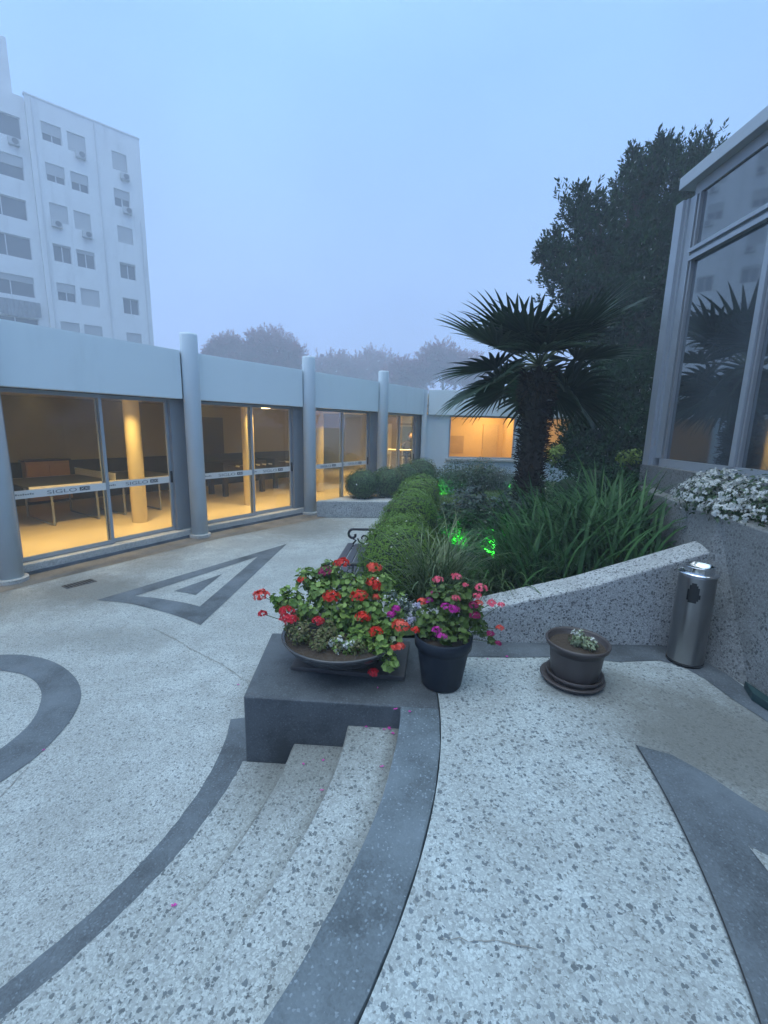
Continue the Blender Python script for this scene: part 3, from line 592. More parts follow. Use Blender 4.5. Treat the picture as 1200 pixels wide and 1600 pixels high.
vs = [(min(x, 2.1 + .17 * (z - .5)) if z < 1 else x - .012, y, z) for x in xs for y, z in ((2.93, .5), (2.93, topz(x)), (3.13, topz(x) + .02), (3.13, .5))]
fs = [(4 * i + a, 4 * i + (a + 1) % 4, 4 * i + 4 + (a + 1) % 4, 4 * i + 4 + a) for i in range(23) for a in range(4)] + [(0, 1, 2, 3), (95, 94, 93, 92)]
s.add(vs, [f[::-1] for f in fs]); tag(s.build('garden_wall', M['terr_wall'], bevel=.02, seg=3), 'low speckled stone wall rising to the right behind the brown pot', 'wall')
s = MB(); tl = [(2.24, -3, 1.45), (2.24, 1.0, 1.46), (2.235, 2.35, 1.49), (2.28, 2.95, 1.5), (2.37, 3.5, 1.5), (2.52, 4.15, 1.49), (2.72, 4.7, 1.48)]; bl = [(2.23, -3), (2.225, 1.0), (2.215, 2.35), (2.11, 2.92), (2.2, 3.5), (2.38, 4.15), (2.62, 4.7)]
vs = [q for t_, b_ in zip(tl, bl) for q in ((b_[0], b_[1], .4), t_, (t_[0] + .13, t_[1], t_[2] + .004), (t_[0] + .13, t_[1], .4))]
s.add(vs, [(4 * i + k, 4 * i + (k + 1) % 4, 4 * i + 4 + (k + 1) % 4, 4 * i + 4 + k) for i in range(6) for k in range(4)] + [(3, 2, 1, 0), (24, 25, 26, 27)]); tag(s.build('planter_wall', M['terr_wall2'], bevel=.015, seg=3), 'tall rough stone planter wall beside the steel bin', 'wall')
s = MB(); s.prism([(2.38, -3), (2.38, 2.4), (2.42, 2.95), (2.51, 3.5), (2.66, 4.15), (2.79, 4.55), (2.79, -3)], .4, 1.42); struct(s.build('planter_soil', M['soil']))
s = MB(); s.prism([(-1.52, 9.75), (.5, 9.86), (.5, 10.02), (-1.42, 9.93)], 0, .37); tag(s.build('planter_wall', M['terr_wall'], bevel=.015), 'short low stone wall in front of the two round bushes', 'wall')
s = MB(); s.prism([(-1.36, 9.94), (.5, 10.03), (1.2, 14.0), (-.2, 11.9)], 0, .355); struct(s.build('planter_soil', M['terr_sill']))
gz_ = lambda x, y: .5 + .28 * min(1, max(0, (x - .3) / 1.6)) * min(1, max(0, (10 - y) / 6)) - .012 * max(0, y - 6)
s = MB(); nx, ny = 14, 18; gx = lambda i, y: xw(y) + .17 + (11 - xw(y)) * (i / nx) ** 1.6
Y = [3.1 + (14.38 - 3.1) * k / ny for k in range(ny + 1)]
s.add([(gx(i, y), y, gz_(gx(i, y), y)) for y in Y for i in range(nx + 1)], [(k * (nx + 1) + i, k * (nx + 1) + i + 1, (k + 1) * (nx + 1) + i + 1, (k + 1) * (nx + 1) + i) for k in range(ny) for i in range(nx)]); struct(s.build('garden_bed', M['lawn']))

# ================================================================== GLASS PAVILION ON THE RIGHT
pav = thing('glass_pavilion', 'tall building with dark reflecting glass wall and metal frames', 'building', (2.9, 4.85, .5))
X = 2.9; YE = 4.86
s = MB(); s.box(2.8, 9, -4, YE, .3, 1.70); s.build('base_wall', M['terr_wall2'], pav)
s = MB(); s.box(X - .04, X + .12, -4, YE - .22, 1.701, 1.78); s.build('bottom_rail', M['alu'], pav)
s = MB(); s.box(X - .08, X - .03, YE - .1, YE + .01, 1.701, 4.25); s.box(X - .05, X + .14, YE - .13, YE - .1, 1.701, 4.25); s.box(X - .03, X + .1, YE - .22, YE - .13, 1.781, 4.25); s.box(X - .029, X + .14, YE - .099, YE, 1.701, 4.25); s.build('corner_post', M['alu'], pav)
s = MB(); s.box(X - .02, X + .14, -4, YE - .171, 4.25, 4.355); s.build('head_band', M['jamb'], pav)
s = MB(); s.box(X - .1, 9.1, -4, YE - .03, 4.356, 4.466); s.build('roof_edge', flat('roof_edge_paint', (.4, .45, .48), .45, .3, noise=.05), pav, bevel=.006)
mull = [4.64, 3.66, 2.46, 1.26, .06, -1.2]
for i, y in enumerate(mull[1:]):
    s = MB(); s.box(X - .05, X + .08, y - .024, y + .024, 1.781, 4.249); s.build('mullion', M['alu'], pav)
for y0, y1 in zip(mull[1:], mull[:-1]):
    s = MB(); s.box(X - .05, X + .06, y0 + .031, y1 - .031, 3.66, 3.70); s.box(X - .025, X + .06, y0 + .031, y1 - .031, 3.7001, 3.73); s.box(X - .06, X + .06, y0 + .031, y1 - .031, 3.7301, 3.765); s.build('transom', M['alu'], pav)
    for z0, z1 in ((1.781, 3.659), (3.766, 4.249)):
        s = MB(); s.box(X - .0, X + .012, y0 + .031, y1 - .031, z0, z1); pn = s.build('glass_pane', M['glass_dark'], pav)
        s = MB(); e = .022
        for q0 in (y0 + .031, y1 - .031 - e): s = MB(); s.box(X - .03, X - .001, q0, q0 + e, z0, z1); s.build('glazing_bead', M['jamb'], pn)
s = MB(); s.box(3.4, 9, -4, 4.5, 1.701, 1.72); s.build('inner_floor', flat('inner_floor', (.08, .065, .05), .5), pav)
s = MB(); s.box(6.5, 6.6, -4, 4.7, 1.72, 4.355); s.box(3.1, 6.5, 4.72, 4.83, 1.701, 4.355); s.box(3.1, 6.5, -4, -3.9, 1.72, 4.355); s.build('inner_wall', flat('inner_wall_grey', (.14, .14, .14), .8), pav)

# ================================================================== APARTMENT BLOCK IN THE FOG
SC = 1.75; E_ = Vector((-15.09, 30.01)) * SC; ad = Vector((-.7399, -.6728)); an = Vector((ad.y, -ad.x)); an = -an if an.dot(-E_) < 0 else an
zz = lambda z: 2.05 + SC * (z - 2.05)
apt = thing('apartment_block', 'white multi storey apartment block fading into the fog', 'building', (E_.x, E_.y, 0))
def AP(u, z, d): p = E_ + ad * u + an * d; return (p.x, p.y, z)
wins = [(3.9, 4.78, 16.66, 17.54, .6), (2.8, 3.64, 16.6, 17.51, 1), (.76, 1.52, 16.45, 17.38, .95), (3.93, 4.78, 14.73, 15.61, .62), (2.83, 3.67, 14.66, 15.57, .55), (.75, 1.58, 14.5, 15.43, .5),
        (3.98, 4.8, 12.75, 13.66, 1), (2.9, 3.7, 12.66, 13.6, 1), (.75, 1.56, 12.55, 13.46, 1), (4.0, 4.85, 10.7, 11.61, .1), (2.87, 3.76, 10.67, 11.59, .2), (.73, 1.6, 10.54, 11.44, .12),
        (4.0, 4.87, 8.66, 9.6, .5), (2.82, 3.75, 8.62, 9.54, 1), (.71, 1.59, 8.52, 9.44, .08), (3.98, 4.88, 6.64, 7.54, .8), (2.83, 3.75, 6.6, 7.54, 1), (.7, 1.55, 6.5, 7.43, .95)]
lw = [(5.62, 7.9, 16.4, 17.42, .0), (5.7, 7.9, 14.45, 15.55, .45), (5.78, 7.9, 12.5, 13.5, .0), (5.78, 7.9, 10.55, 11.65, .0), (5.85, 7.9, 8.6, 9.65, .3), (5.85, 7.9, 6.5, 7.5, 0)]
H1 = [(a * SC, b * SC, zz(c), zz(d)) for a, b, c, d, _ in wins]
s = MB(); holed(s, 0, 5.35 * SC, 0, zz(18.5), H1, lambda u, z, k: AP(u, z, -.35 * k))
s.obox(E_, ad, an, 0, 5.35 * SC, -12, -.351, 0, zz(18.3)); s.build('wall', M['apt'], apt)
H2 = [(a * SC, b * SC, zz(c), zz(d)) for a, b, c, d, _ in lw]; H2 += [(8.6 * SC, 10.5 * SC, h[2], h[3]) for h in H2]
s = MB(); holed(s, 5.36 * SC, 12 * SC, 0, zz(18.45), H2, lambda u, z, k: AP(u, z, -.5 - .3 * k)); s.obox(E_, ad, an, 5.36 * SC, 12 * SC, -12, -.81, 0, zz(18.3)); s.build('recessed_wall', M['apt'], apt)
s = MB(); s.obox(E_, ad, an, 5.78 * SC, 11 * SC, -8, -.9, zz(18.31), zz(21.0)); s.build('roof_tower', M['apt'], apt)
for u_, z0_, z1_ in ((2.3, 0, 18.4), (5.1, 0, 18.4), (.25, 0, 14.0)):
    s = MB(); s.tube([AP(u_ * SC, zz(z0_), .06), AP(u_ * SC, zz(z1_), .06)], .05, 8); s.build('drain_pipe', M['apt_frame'], apt)
s = MB(); s.obox(E_, ad, an, -.06, 5.4 * SC, -.4, .06, zz(18.501), zz(18.58)); s.build('coping', M['apt'], apt)
for (a, b, c, d), (_, _, _, _, sh), dep in [(h, q, 0) for h, q in zip(H1, wins)] + [(h, q, -.5) for h, q in zip(H2, lw + lw)]:
    e = .07; f = MB(); n0 = dep - .24
    for q in ((a, a + e, c, d), (b - e, b, c, d), (a + e, b - e, c, c + e), (a + e, b - e, d - e, d), ((a + b) / 2 - .04, (a + b) / 2 + .04, c + e, d - e)): f.obox(E_, ad, an, q[0], q[1], n0, n0 + .08, q[2], q[3])
    fo = f.build('window', M['apt_frame'], apt)
    s = MB(); s.obox(E_, ad, an, a + e, b - e, n0 + .02, n0 + .04, c + e, d - e); s.build('pane', M['apt_glass'], fo)
    if sh > .02:
        s = MB(); k = 12; zl = d - (d - c) * sh
        for i in range(k): s.obox(E_, ad, an, a + .01, b - .01, n0 + .1, n0 + .13 + .015 * (i % 2), d - (d - zl) * (i + 1) / k, d - (d - zl) * i / k)
        s.build('shutter', M['shutter'], fo)
def aircon(u, z, lab, dep=0):
    p = AP(u * SC, zz(z), dep); t = thing('air_conditioner', lab, 'air conditioner', p, group='air conditioners on the apartment block', rz=math.atan2(ad.y, ad.x))
    MB().box(-.42, .42, .02, .38, -.3, .3).build('case', M['shutter'], t, local=True, bevel=.02)
    s = MB(); s.lathe([(.0, 0), (.22, 0), (.25, .03), (.22, .05)], 20); s.v = [(x - .1, .383 + z * .6, y) for x, y, z in s.v]; s.build('fan_grille', M['apt_glass'], t, local=True)
    MB().box(-.3, -.26, .0, .36, -.36, -.301).box(.26, .3, .0, .36, -.36, -.301).build('bracket', M['jamb'], t, local=True)
# which side of the wall faces us: local +y must be the outward normal
for u, z, lab in ((3.1, 16.5, 'air conditioner under the middle window of the top row'), (.95, 16.15, 'air conditioner under the right window of the top row'), (.95, 14.35, 'air conditioner in front of the half shuttered right window'), (4.55, 12.6, 'air conditioner under the left shuttered window, third row down'), (3.15, 12.45, 'air conditioner under the middle shuttered window, third row down')): aircon(u, z, lab)
aircon(6.0, 16.15, 'air conditioner on the recessed left part of the block', -.5)
s = MB(); n = 24; q = 8; pts = []
for i in range(n + 1):
    u = (5.7 + 1.9 * i / n) * SC
    for k in range(q + 1):
        z = zz(8.35) - k * .16 - .25 * math.sin(PI * i / n) * (k > 5); p = AP(u, z, -.2 + .05 * math.sin(i * 1.9 + k * .3) - .012 * k); pts.append(p)
F_ = [(i * (q + 1) + k, i * (q + 1) + k + 1, (i + 1) * (q + 1) + k + 1, (i + 1) * (q + 1) + k) for i in range(n) for k in range(q)]
s.add(pts, F_); ob = s.build('laundry', M['cloth']); ob.modifiers.new('thick', 'SOLIDIFY').thickness = .03; tag(ob, 'grey cloths hung out on the apartment block, lowest visible row', 'laundry')

exec_detail = True
# ================================================================== FOLIAGE BUILDERS
def blob_leaves(blobs, n, tmpl, size, shell=.55, up=.35, out=None):
    "leaves spread through a set of ellipsoids (x, y, z, rx, ry, rz), most of them near the skin"
    B = np.array(blobs, float); vol = (B[:, 3] * B[:, 4] * B[:, 5]) ** (2 / 3.); k = rng.choice(len(B), n, p=vol / vol.sum()); d = rdir(n)
    r = shell + (1 - shell) * rng.random(n) ** .6; r *= 1 + .12 * rng.normal(size=n)
    P = B[k, :3] + d * r[:, None] * B[k, 3:6]; nr = d * .9 + rdir(n) * .7 + np.array([0, 0, up]); return scatter(*tmpl, P, nr, size * rng.uniform(.65, 1.25, n))
def quads(Fq):
    return Fq
def ball(name, c, r, n, leaf, mats, label, cat, group=None, flatz=.8, sq=2.1):
    t = thing(name, label, cat, (c[0], c[1], c[2] - r[2] * .9), group); d = rdir(n)
    pw = (np.abs(d) ** sq).sum(1) ** (-1 / sq); rad = np.minimum(pw, 1.14) * (1 + .035 * rng.normal(size=n)) * np.where(rng.random(n) < .3, rng.uniform(.86, .98, n), 1)
    lump = 1 + .05 * np.sin(d[:, 0] * 5 + c[0] * 9) * np.cos(d[:, 1] * 6 + c[1] * 7) + .03 * np.sin(d[:, 2] * 9 + c[1])
    P = np.array(c) + d * (rad * lump)[:, None] * np.array(r); ok = P[:, 2] > c[2] - r[2] * .95
    V, Fq = scatter(*LEAF, P[ok], d[ok] * 1.8 + rdir(ok.sum()) * .38 + [0, 0, .1], leaf * rng.uniform(.6, 1.3, ok.sum())); np_mesh('foliage', V, Fq, mats, t)
    def sup(q): s_ = sum(abs(a) ** sq for a in q) ** (-1 / sq); return min(s_, 1.14) * .88
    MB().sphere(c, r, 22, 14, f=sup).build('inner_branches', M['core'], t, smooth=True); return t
lab = ['nearest clipped bush of the row, large, behind the red geraniums', 'second clipped bush of the row from the bowl of flowers', 'third clipped bush, beside the far end of the iron bench', 'fourth clipped bush along the retaining wall', 'fifth clipped bush, just right of the short planter wall', 'farthest clipped bush of the row, smallest in view']
for i, (x, y) in enumerate(((.17, 4.0), (.24, 5.0), (.36, 6.1), (.5, 7.2), (.62, 8.2), (.76, 9.2))):
    k_ = (1.06, .95, 1.03, .92, .98, .94)[i]; ball('clipped_bush', (x + (.02, -.03, .03, -.02, .02, 0)[i], y, .76 + (.02, -.03, .01, -.02, 0, 0)[i]), (.41 * k_, .37 * k_, .36 * k_), (15000, 12000, 8000, 6000, 5000, 4000)[i], (.021, .022, .026, .029, .032, .036)[i], M['box'], lab[i], 'bush', 'clipped bushes in a row behind the bench')
ball('round_bush', (-.53, 10.45, .68), (.4, .4, .36), 4500, .04, M['box_dark'], 'left dark round bush on the short planter wall', 'bush', 'round bushes by the glass doors')
ball('round_bush', (.06, 10.7, .7), (.42, .4, .38), 4500, .04, M['box_dark'], 'right dark round bush on the short planter wall', 'bush', 'round bushes by the glass doors')
ball('round_bush', (1.0, 12.2, .75), (.5, .45, .45), 3000, .05, M['box_dark'], 'dark bush below the blank wall left of the lit window', 'bush', 'round bushes by the glass doors')
ball('round_bush', (.55, 11.6, .68), (.4, .4, .4), 2500, .05, M['box_dark'], 'dark bush just past the farthest clipped bush', 'bush', 'round bushes by the glass doors')
def shrub(name, blobs, n, leaf, q, label, cat='shrub', tmpl=LEAF, base=None, core=.5, group=None, shell=.5, stems=5):
    b = np.array(blobs, float); base = base or (float(b[:, 0].mean()), float(b[:, 1].mean()), float((b[:, 2] - b[:, 5]).min())); t = thing(name, label, cat, base, group)
    V, Fq = blob_leaves(blobs, n, tmpl, leaf, shell); np_mesh('foliage', V, Fq, q, t)
    s = MB()
    for k in range(stems):
        j = b[rng.integers(len(b))]; s.tube([(base[0] + random.uniform(-.05, .05), base[1] + random.uniform(-.05, .05), base[2] - .05), ((base[0] + j[0]) / 2, (base[1] + j[1]) / 2, (base[2] + j[2]) / 2), tuple(j[:3])], [.018, .014, .006], 5)
    s.build('stems', M['bark'], t)
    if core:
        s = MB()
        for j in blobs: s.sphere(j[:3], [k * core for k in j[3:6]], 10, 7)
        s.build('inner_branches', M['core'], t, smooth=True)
    return t
shrub('dark_shrub', [(1.9, 11.5, .72, .55, .5, .5), (2.55, 11.7, .8, .55, .5, .48), (1.5, 11.2, .62, .4, .4, .4)], 7000, .055, M['shrub'], 'dark spreading shrub under the lit picture window')
shrub('dark_shrub', [(3.1, 12.0, .65, .5, .5, .4), (3.7, 12.6, .5, .4, .4, .35)], 4000, .055, M['shrub_grey'], 'low grey shrub under the right end of the lit window')
shrub('dark_shrub', [(3.0, 7.2, 1.0, .5, .5, .55), (3.6, 7.6, 1.1, .5, .5, .6), (4.2, 8.0, 1.1, .6, .5, .6), (2.6, 7.6, .8, .45, .4, .4)], 6500, .05, M['tree'], 'dark leafy shrub behind the strap leaved bed right of the palm trunk')
shrub('dark_shrub', [(2.65, 5.0, 1.2, .22, .2, .34), (2.85, 5.3, 1.3, .3, .25, .34), (2.45, 5.3, 1.1, .25, .25, .3), (2.62, 4.75, 1.4, .16, .2, .25)], 4500, .035, M['tree'], 'dark leafy shrub at the foot of the pavilion corner')
# grey leaved arching shrub in front of the palm: many thin arching stems with small leaves
def arching(name, base, stems, L_, n_leaf, q, label, leaf=.045, spread=(0, 2 * PI), h=.55):
    t = thing(name, label, 'shrub', base); P = []; D = []; s = MB()
    for i in range(stems):
        a = random.uniform(*spread); l = L_ * random.uniform(.6, 1.1); hh = h * random.uniform(.6, 1.15); pts = []
        for k in range(9):
            u = k / 8; pts.append(Vector((base[0] + math.cos(a) * l * u + random.gauss(0, .01), base[1] + math.sin(a) * l * u, base[2] + hh * (2.1 * u - 1.35 * u * u))))
        s.tube(pts, [.007 - .0007 * k for k in range(9)], 4)
        for k in range(n_leaf):
            u = rng.uniform(.2, 1) * 7.99; f = int(u); p = pts[f].lerp(pts[f + 1], u - f); d = (pts[f + 1] - pts[f]).normalized(); o = Vector(rdir(1)[0]) * .045; P.append(p + o); D.append(Vector(rdir(1)[0]) * .8 + Vector((0, 0, 1.0)))
    V, Fq = scatter(*LEAF, np.array(P), np.array(D), leaf * rng.uniform(.6, 1.3, len(P))); np_mesh('foliage', V, Fq, q, t); s.build('stems', M['bark'], t); return t
arching('grey_shrub', (1.3, 5.0, .68), 75, .62, 70, M['shrub_grey'], 'grey green arching shrub on the lawn left of the palm trunk', h=.7)
arching('dark_fern_shrub', (1.12, 4.5, .66), 50, .42, 60, M['shrub'], 'small dark leafy shrub lit green from below', .04, h=.42)
arching('leafy_plant', (.86, 4.7, .58), 60, .26, 90, M['shrub'], 'low leafy plant glowing bright green beside the lawn', .034, h=.68)
# strap leaved clumps
def strap(name, base, n, L_, wd, q, label, group=None, lean=(.25, 1.1), az=(0, 2 * PI), r0=.1, droop=1.0, h0=0):
    t = thing(name, label, 'grass plant', base, group); V = []; Fq = []; S = 7
    for i in range(n):
        a = random.uniform(*az); el = PI / 2 - random.uniform(*lean) * random.uniform(.4, 1); l = L_ * random.uniform(.55, 1.1); p = Vector((base[0] + random.gauss(0, r0), base[1] + random.gauss(0, r0), base[2] - .02 + h0))
        side = Vector((-math.sin(a), math.cos(a), 0)); tw = random.uniform(-.5, .5); k0 = len(V); e = el; dr = droop * random.uniform(.5, 1.6); wv = wd * random.uniform(.6, 1.2)
        for k in range(S + 1):
            u = k / S; ww = wv * (1 - u ** 3) * (.6 + .4 * min(1, 4 * u)) + .0006; sd = (side + Vector((0, 0, tw * .4))).normalized()
            V += [p - sd * ww * .5, p + sd * ww * .5]; p = p + Vector((math.cos(a) * math.cos(e), math.sin(a) * math.cos(e), math.sin(e))) * (l / S); e -= dr * 1.5 / S * (.3 + 1.4 * u)
        Fq += [(k0 + 2 * k, k0 + 2 * k + 1, k0 + 2 * k + 3, k0 + 2 * k + 2) for k in range(S)]
    np_mesh('blades', np.array([tuple(v) for v in V]), Fq, q, t, smooth=True); return t
strap('fountain_grass', (.44, 3.42, .6), 400, .84, .012, M['fountain'], 'tall fine leaved grass clump between the hedge and the black pot', lean=(.08, .9), r0=.08)
strap('fountain_grass', (.95, 3.5, .68), 230, .66, .012, M['strap_pale'], 'pale arching grass clump behind the left end of the low wall', lean=(.5, 1.3), r0=.09, droop=1.4)
sp = [(1.25, 3.5, .9), (1.52, 3.42, 1.0), (1.78, 3.5, 1.05), (1.45, 3.95, .95), (1.75, 4.0, 1.1), (2.0, 3.7, 1.1), (1.38, 4.2, .85), (2.02, 4.2, 1.15), (1.35, 4.4, .9), (1.65, 4.5, 1.05), (1.98, 3.42, 1.0), (2.2, 4.0, 1.05), (2.3, 4.45, 1.05), (1.15, 3.42, .8)]
for i, (x, y, l) in enumerate(sp):
    strap('strap_leaf_plant', (x, y, gz_(x, y) + .02), 120, l * .98, .027, M['strap'], 'dark green strap leaved plant in the dense bed behind the low wall', 'strap leaved plants behind the low wall', lean=(.05, .85), r0=.1, droop=1.05, az=(R(-12), R(192)) if y < 3.8 else (0, 2 * PI))
# lawn blades
n = 16000; px = rng.uniform(.75, 3.4, n); py = rng.uniform(4.2, 11.6, n); P = np.c_[px, py, [gz_(a, b) for a, b in zip(px, py)]]
V, Fq = scatter([(-.12, 0, 0), (.12, 0, 0), (.03, .25, 1), (-.03, .2, .9)], [(0, 1, 2, 3)], P, np.tile([[0, 0, 1.]], (n, 1)) + .5 * rng.normal(size=(n, 3)), .05 * rng.uniform(.6, 1.3, n)); go = np_mesh('grass', V, Fq, M['grass']); tag(go, 'short green lawn between the hedge and the shrubs', 'grass', kind='stuff')

# ------------------------------------------------------------------ palm
pb = (1.68, 5.2, .72); palm = thing('fan_palm', 'dark fan palm with a shaggy trunk in front of the big tree', 'palm tree', pb)
s = MB(); zs = np.linspace(0, 2.0, 16); vs = []
for i, z in enumerate(zs):
    for k in range(16):
        a = 2 * PI * k / 16; r = (.105 + .05 * z / 2 + .012 * math.sin(z * 19 + k)) * (1.12 if z < .15 else 1); vs.append((pb[0] + .05 * z - .02 * z * z + r * math.cos(a), pb[1] + r * math.sin(a), pb[2] - .05 + z))
s.add(vs, [(i * 16 + k, i * 16 + (k + 1) % 16, (i + 1) * 16 + (k + 1) % 16, (i + 1) * 16 + k) for i in range(15) for k in range(16)]); s.build('trunk', M['bark'], palm, smooth=True)
n = 2600; a = rng.uniform(0, 2 * PI, n); z = rng.uniform(0, 2.0, n); r = .1 + .05 * z / 2 + rng.uniform(0, .03, n)
P = np.c_[pb[0] + .05 * z - .02 * z * z + r * np.cos(a), pb[1] + r * np.sin(a), pb[2] - .03 + z]; dn = np.c_[np.cos(a), np.sin(a), rng.uniform(-.3, .9, n)]
V, Fq = scatter([(-.12, 0, 0), (.12, 0, 0), (.06, .1, 1), (-.05, .05, .9)], [(0, 1, 2, 3)], P, dn + .4 * rng.normal(size=(n, 3)), rng.uniform(.04, .085, n)); np_mesh('trunk_fibre', V, Fq, M['fibre'], palm)
crown = Vector((pb[0] + .03, pb[1], 2.76))
def frond(az, el, pet, rad, droop, tilt=0.0, dead=False):
    "petiole plus a pleated fan of narrow segments"
    d = Vector((math.cos(az) * math.cos(el), math.sin(az) * math.cos(el), math.sin(el))); side = Vector((-math.sin(az), math.cos(az), 0)); up = side.cross(d) * -1; up = d.cross(side) if up.z < 0 else up
    pts = []; p = crown.copy(); e = d.copy()
    for k in range(7): pts.append(p.copy()); p = p + e * (pet / 6); e = (e - Vector((0, 0, .09 * droop))).normalized()
    hub = pts[-1]; ax = e; up = (up - ax * up.dot(ax)).normalized(); side = ax.cross(up)
    s = MB(); s.tube(pts, [.016, .014, .013, .012, .011, .01, .009], 6); po = s.build('dead_frond' if dead else 'frond', M['fibre' if dead else 'petiole'], palm)
    V = []; Fq = []; K = 30
    for i in range(K):
        th = (i / (K - 1) - .5) * R(285); l = rad * (1 - .28 * (abs(th) / R(142)) ** 2) * random.uniform(.92, 1.06); sd = ax * math.cos(th) + side * math.sin(th); cr = -ax * math.sin(th) + side * math.cos(th)
        pl = .18 * (1 if i % 2 else .6); fall = droop * random.uniform(.5, 1.3); k0 = len(V); S = 8; q = hub.copy(); v = (sd + up * (.22 + .15 * math.cos(th) + tilt)).normalized()
        for k in range(S + 1):
            u = k / S; arcw = 2 * rad * .5 * math.tan(R(285) / K / 2) * 1.0
            ww = arcw * min(1, u / .5) if u <= .5 else arcw * .95 * (1 - (u - .5) / .5) ** .75
            ww = max(ww, .004); lift = up * ww * .28
            V += [q - cr * ww * .5, q + lift, q + cr * ww * .5]; q = q + v * (l / S); v = (v - Vector((0, 0, 1)) * fall * (.02 + .34 * max(0, u - .38))).normalized()
        for k in range(S):
            a_ = k0 + 3 * k; Fq += [(a_, a_ + 1, a_ + 4, a_ + 3), (a_ + 1, a_ + 2, a_ + 5, a_ + 4)]
    np_mesh('leaf_fan', np.array([tuple(x) for x in V]), Fq, M['dead_leaf' if dead else 'palm'], po)
for az, el, pet, rad, dr in ((175, 28, .5, .78, .6), (188, -8, .55, .75, 1.2), (205, 40, .45, .72, .7), (150, 8, .5, .75, .9), (120, 38, .5, .72, .7), (95, 52, .42, .66, .6), (55, 40, .5, .75, .7), (20, 20, .5, .75, .9), (0, 42, .55, .75, .8), (-60, 40, .42, .66, .8), (-95, 28, .36, .58, .9), (-130, 40, .42, .68, .9), (250, 22, .4, .6, 1.0), (40, -5, .5, .75, 1.3), (80, 5, .5, .7, 1.2), (130, -15, .5, .7, 1.3), (10, -22, .5, .72, 1.4), (320, 45, .45, .7, .7)):
    frond(R(az + random.uniform(-5, 5)), R(el), pet * 1.0, rad, dr)
for az, el in ((30, -28), (75, -30), (335, -30)): frond(R(az), R(el), .42, .6, 1.6)
for az in range(0, 360, 40): frond(R(az + 13), R(-68), .22, .26, 1.2, dead=True)

# ------------------------------------------------------------------ big trees behind the palm
def tree(name, label, base, blobs, n, leaf, q, group=None, tmpl=None, trunk=.16, core=.6, upb=.8, cat='tree', grain=.16):
    t = thing(name, label, cat, base, group); B = np.array(blobs, float); top = B[np.argmax(B[:, 2])]
    s = MB(); pts = [Vector(base)]; c0 = Vector((B[:, 0].mean(), B[:, 1].mean(), B[:, 2].mean())); pts += [Vector(base).lerp(c0, .5), c0, Vector(top[:3])]; s.tube(pts, [trunk, trunk * .8, trunk * .5, trunk * .15], 8)
    for b in B:
        k = Vector(base).lerp(c0, random.uniform(.4, 1)); s.tube([k, k.lerp(Vector(b[:3]), .5) + Vector((0, 0, -.1)), Vector(b[:3])], [trunk * .35, trunk * .22, trunk * .08], 5)
    s.build('trunk', M['bark'], t)
    vol = (B[:, 3] * B[:, 4] * B[:, 5]) ** (2 / 3.); k = rng.choice(len(B), n, p=vol / vol.sum()); d = rdir(n); r = rng.random(n) ** .5 * (1 + grain * rng.normal(size=n)); P = B[k, :3] + d * r[:, None] * B[k, 3:6]
    keep = np.sin(P[:, 0] * 3.1 + 1) * np.sin(P[:, 1] * 2.7) * np.sin(P[:, 2] * 3.3 + 2) + .35 * rng.normal(size=n) > -.42; P = P[keep]; d = d[keep]
    tm = tmpl or (SPRIG_V, SPRIG_F); V, Fq = scatter(*tm, P, d * .8 + rdir(len(P)) * .45 + [0, 0, upb], leaf * rng.uniform(.6, 1.3, len(P))); np_mesh('crown', V, Fq, q, t)
    return t
def blobs_at(lst):
    out = []
    for px, py, Y_, rp in lst: p = at(px, py, Y_); r = rp / F * Y_; out.append((p.x, p.y, p.z, r, r, r))
    return out
b1 = blobs_at([(990, 243, 11, 9), (988, 232, 11, 5), (1032, 220, 11, 7), (1030, 232, 11, 10), (868, 362, 10.5, 9), (905, 300, 10.6, 10), (930, 310, 10.6, 9), (848, 390, 10.5, 9), (840, 405, 10.5, 8), (955, 330, 10.8, 14), (865, 395, 10.5, 24), (905, 330, 10.6, 30), (885, 430, 10.5, 38), (940, 380, 10.8, 48), (985, 300, 11, 30), (990, 262, 11, 16), (1032, 270, 11, 34), (1030, 240, 11, 18), (1075, 270, 11.3, 40), (1100, 250, 11.3, 26), (1010, 350, 11, 60), (960, 450, 10.8, 75), (1060, 370, 11.3, 80), (1040, 480, 11, 90), (915, 490, 10.6, 45), (1100, 420, 11.5, 90), (1120, 300, 11.6, 50), (1000, 575, 11, 70), (1080, 590, 11, 80), (940, 550, 10.8, 45)])
tree('evergreen_tree', 'tall dark evergreen tree rising behind the palm beside the pavilion', (6.0, 11.0, .4), b1, 17000, .19, M['tree'], trunk=.26, grain=.25)
b2 = blobs_at([(905, 690, 8.2, 38), (930, 650, 8.2, 42), (960, 690, 8.2, 55), (990, 640, 8.4, 55), (1010, 700, 8.3, 50), (925, 610, 8.4, 26), (975, 590, 8.5, 40), (1040, 680, 8.5, 50), (1050, 610, 8.6, 50), (895, 715, 8.1, 30), (930, 730, 8.1, 36), (985, 735, 8.1, 40)])
tree('dark_bush_tree', 'dark bushy small tree right of the palm trunk', (4.6, 8.2, .4), b2, 8000, .15, M['tree'], trunk=.08, cat='tree')
shrub('lime_shrub', blobs_at([(862, 712, 7.6, 14), (873, 705, 7.6, 10)]), 260, .07, M['lime'], 'small yellow green leafy plant just right of the palm trunk', core=.3, stems=3)
shrub('lime_shrub', blobs_at([(975, 716, 6.0, 12), (990, 713, 6.0, 12)]), 240, .05, M['lime'], 'small yellow green plant left of the pavilion corner', core=.3, stems=3)
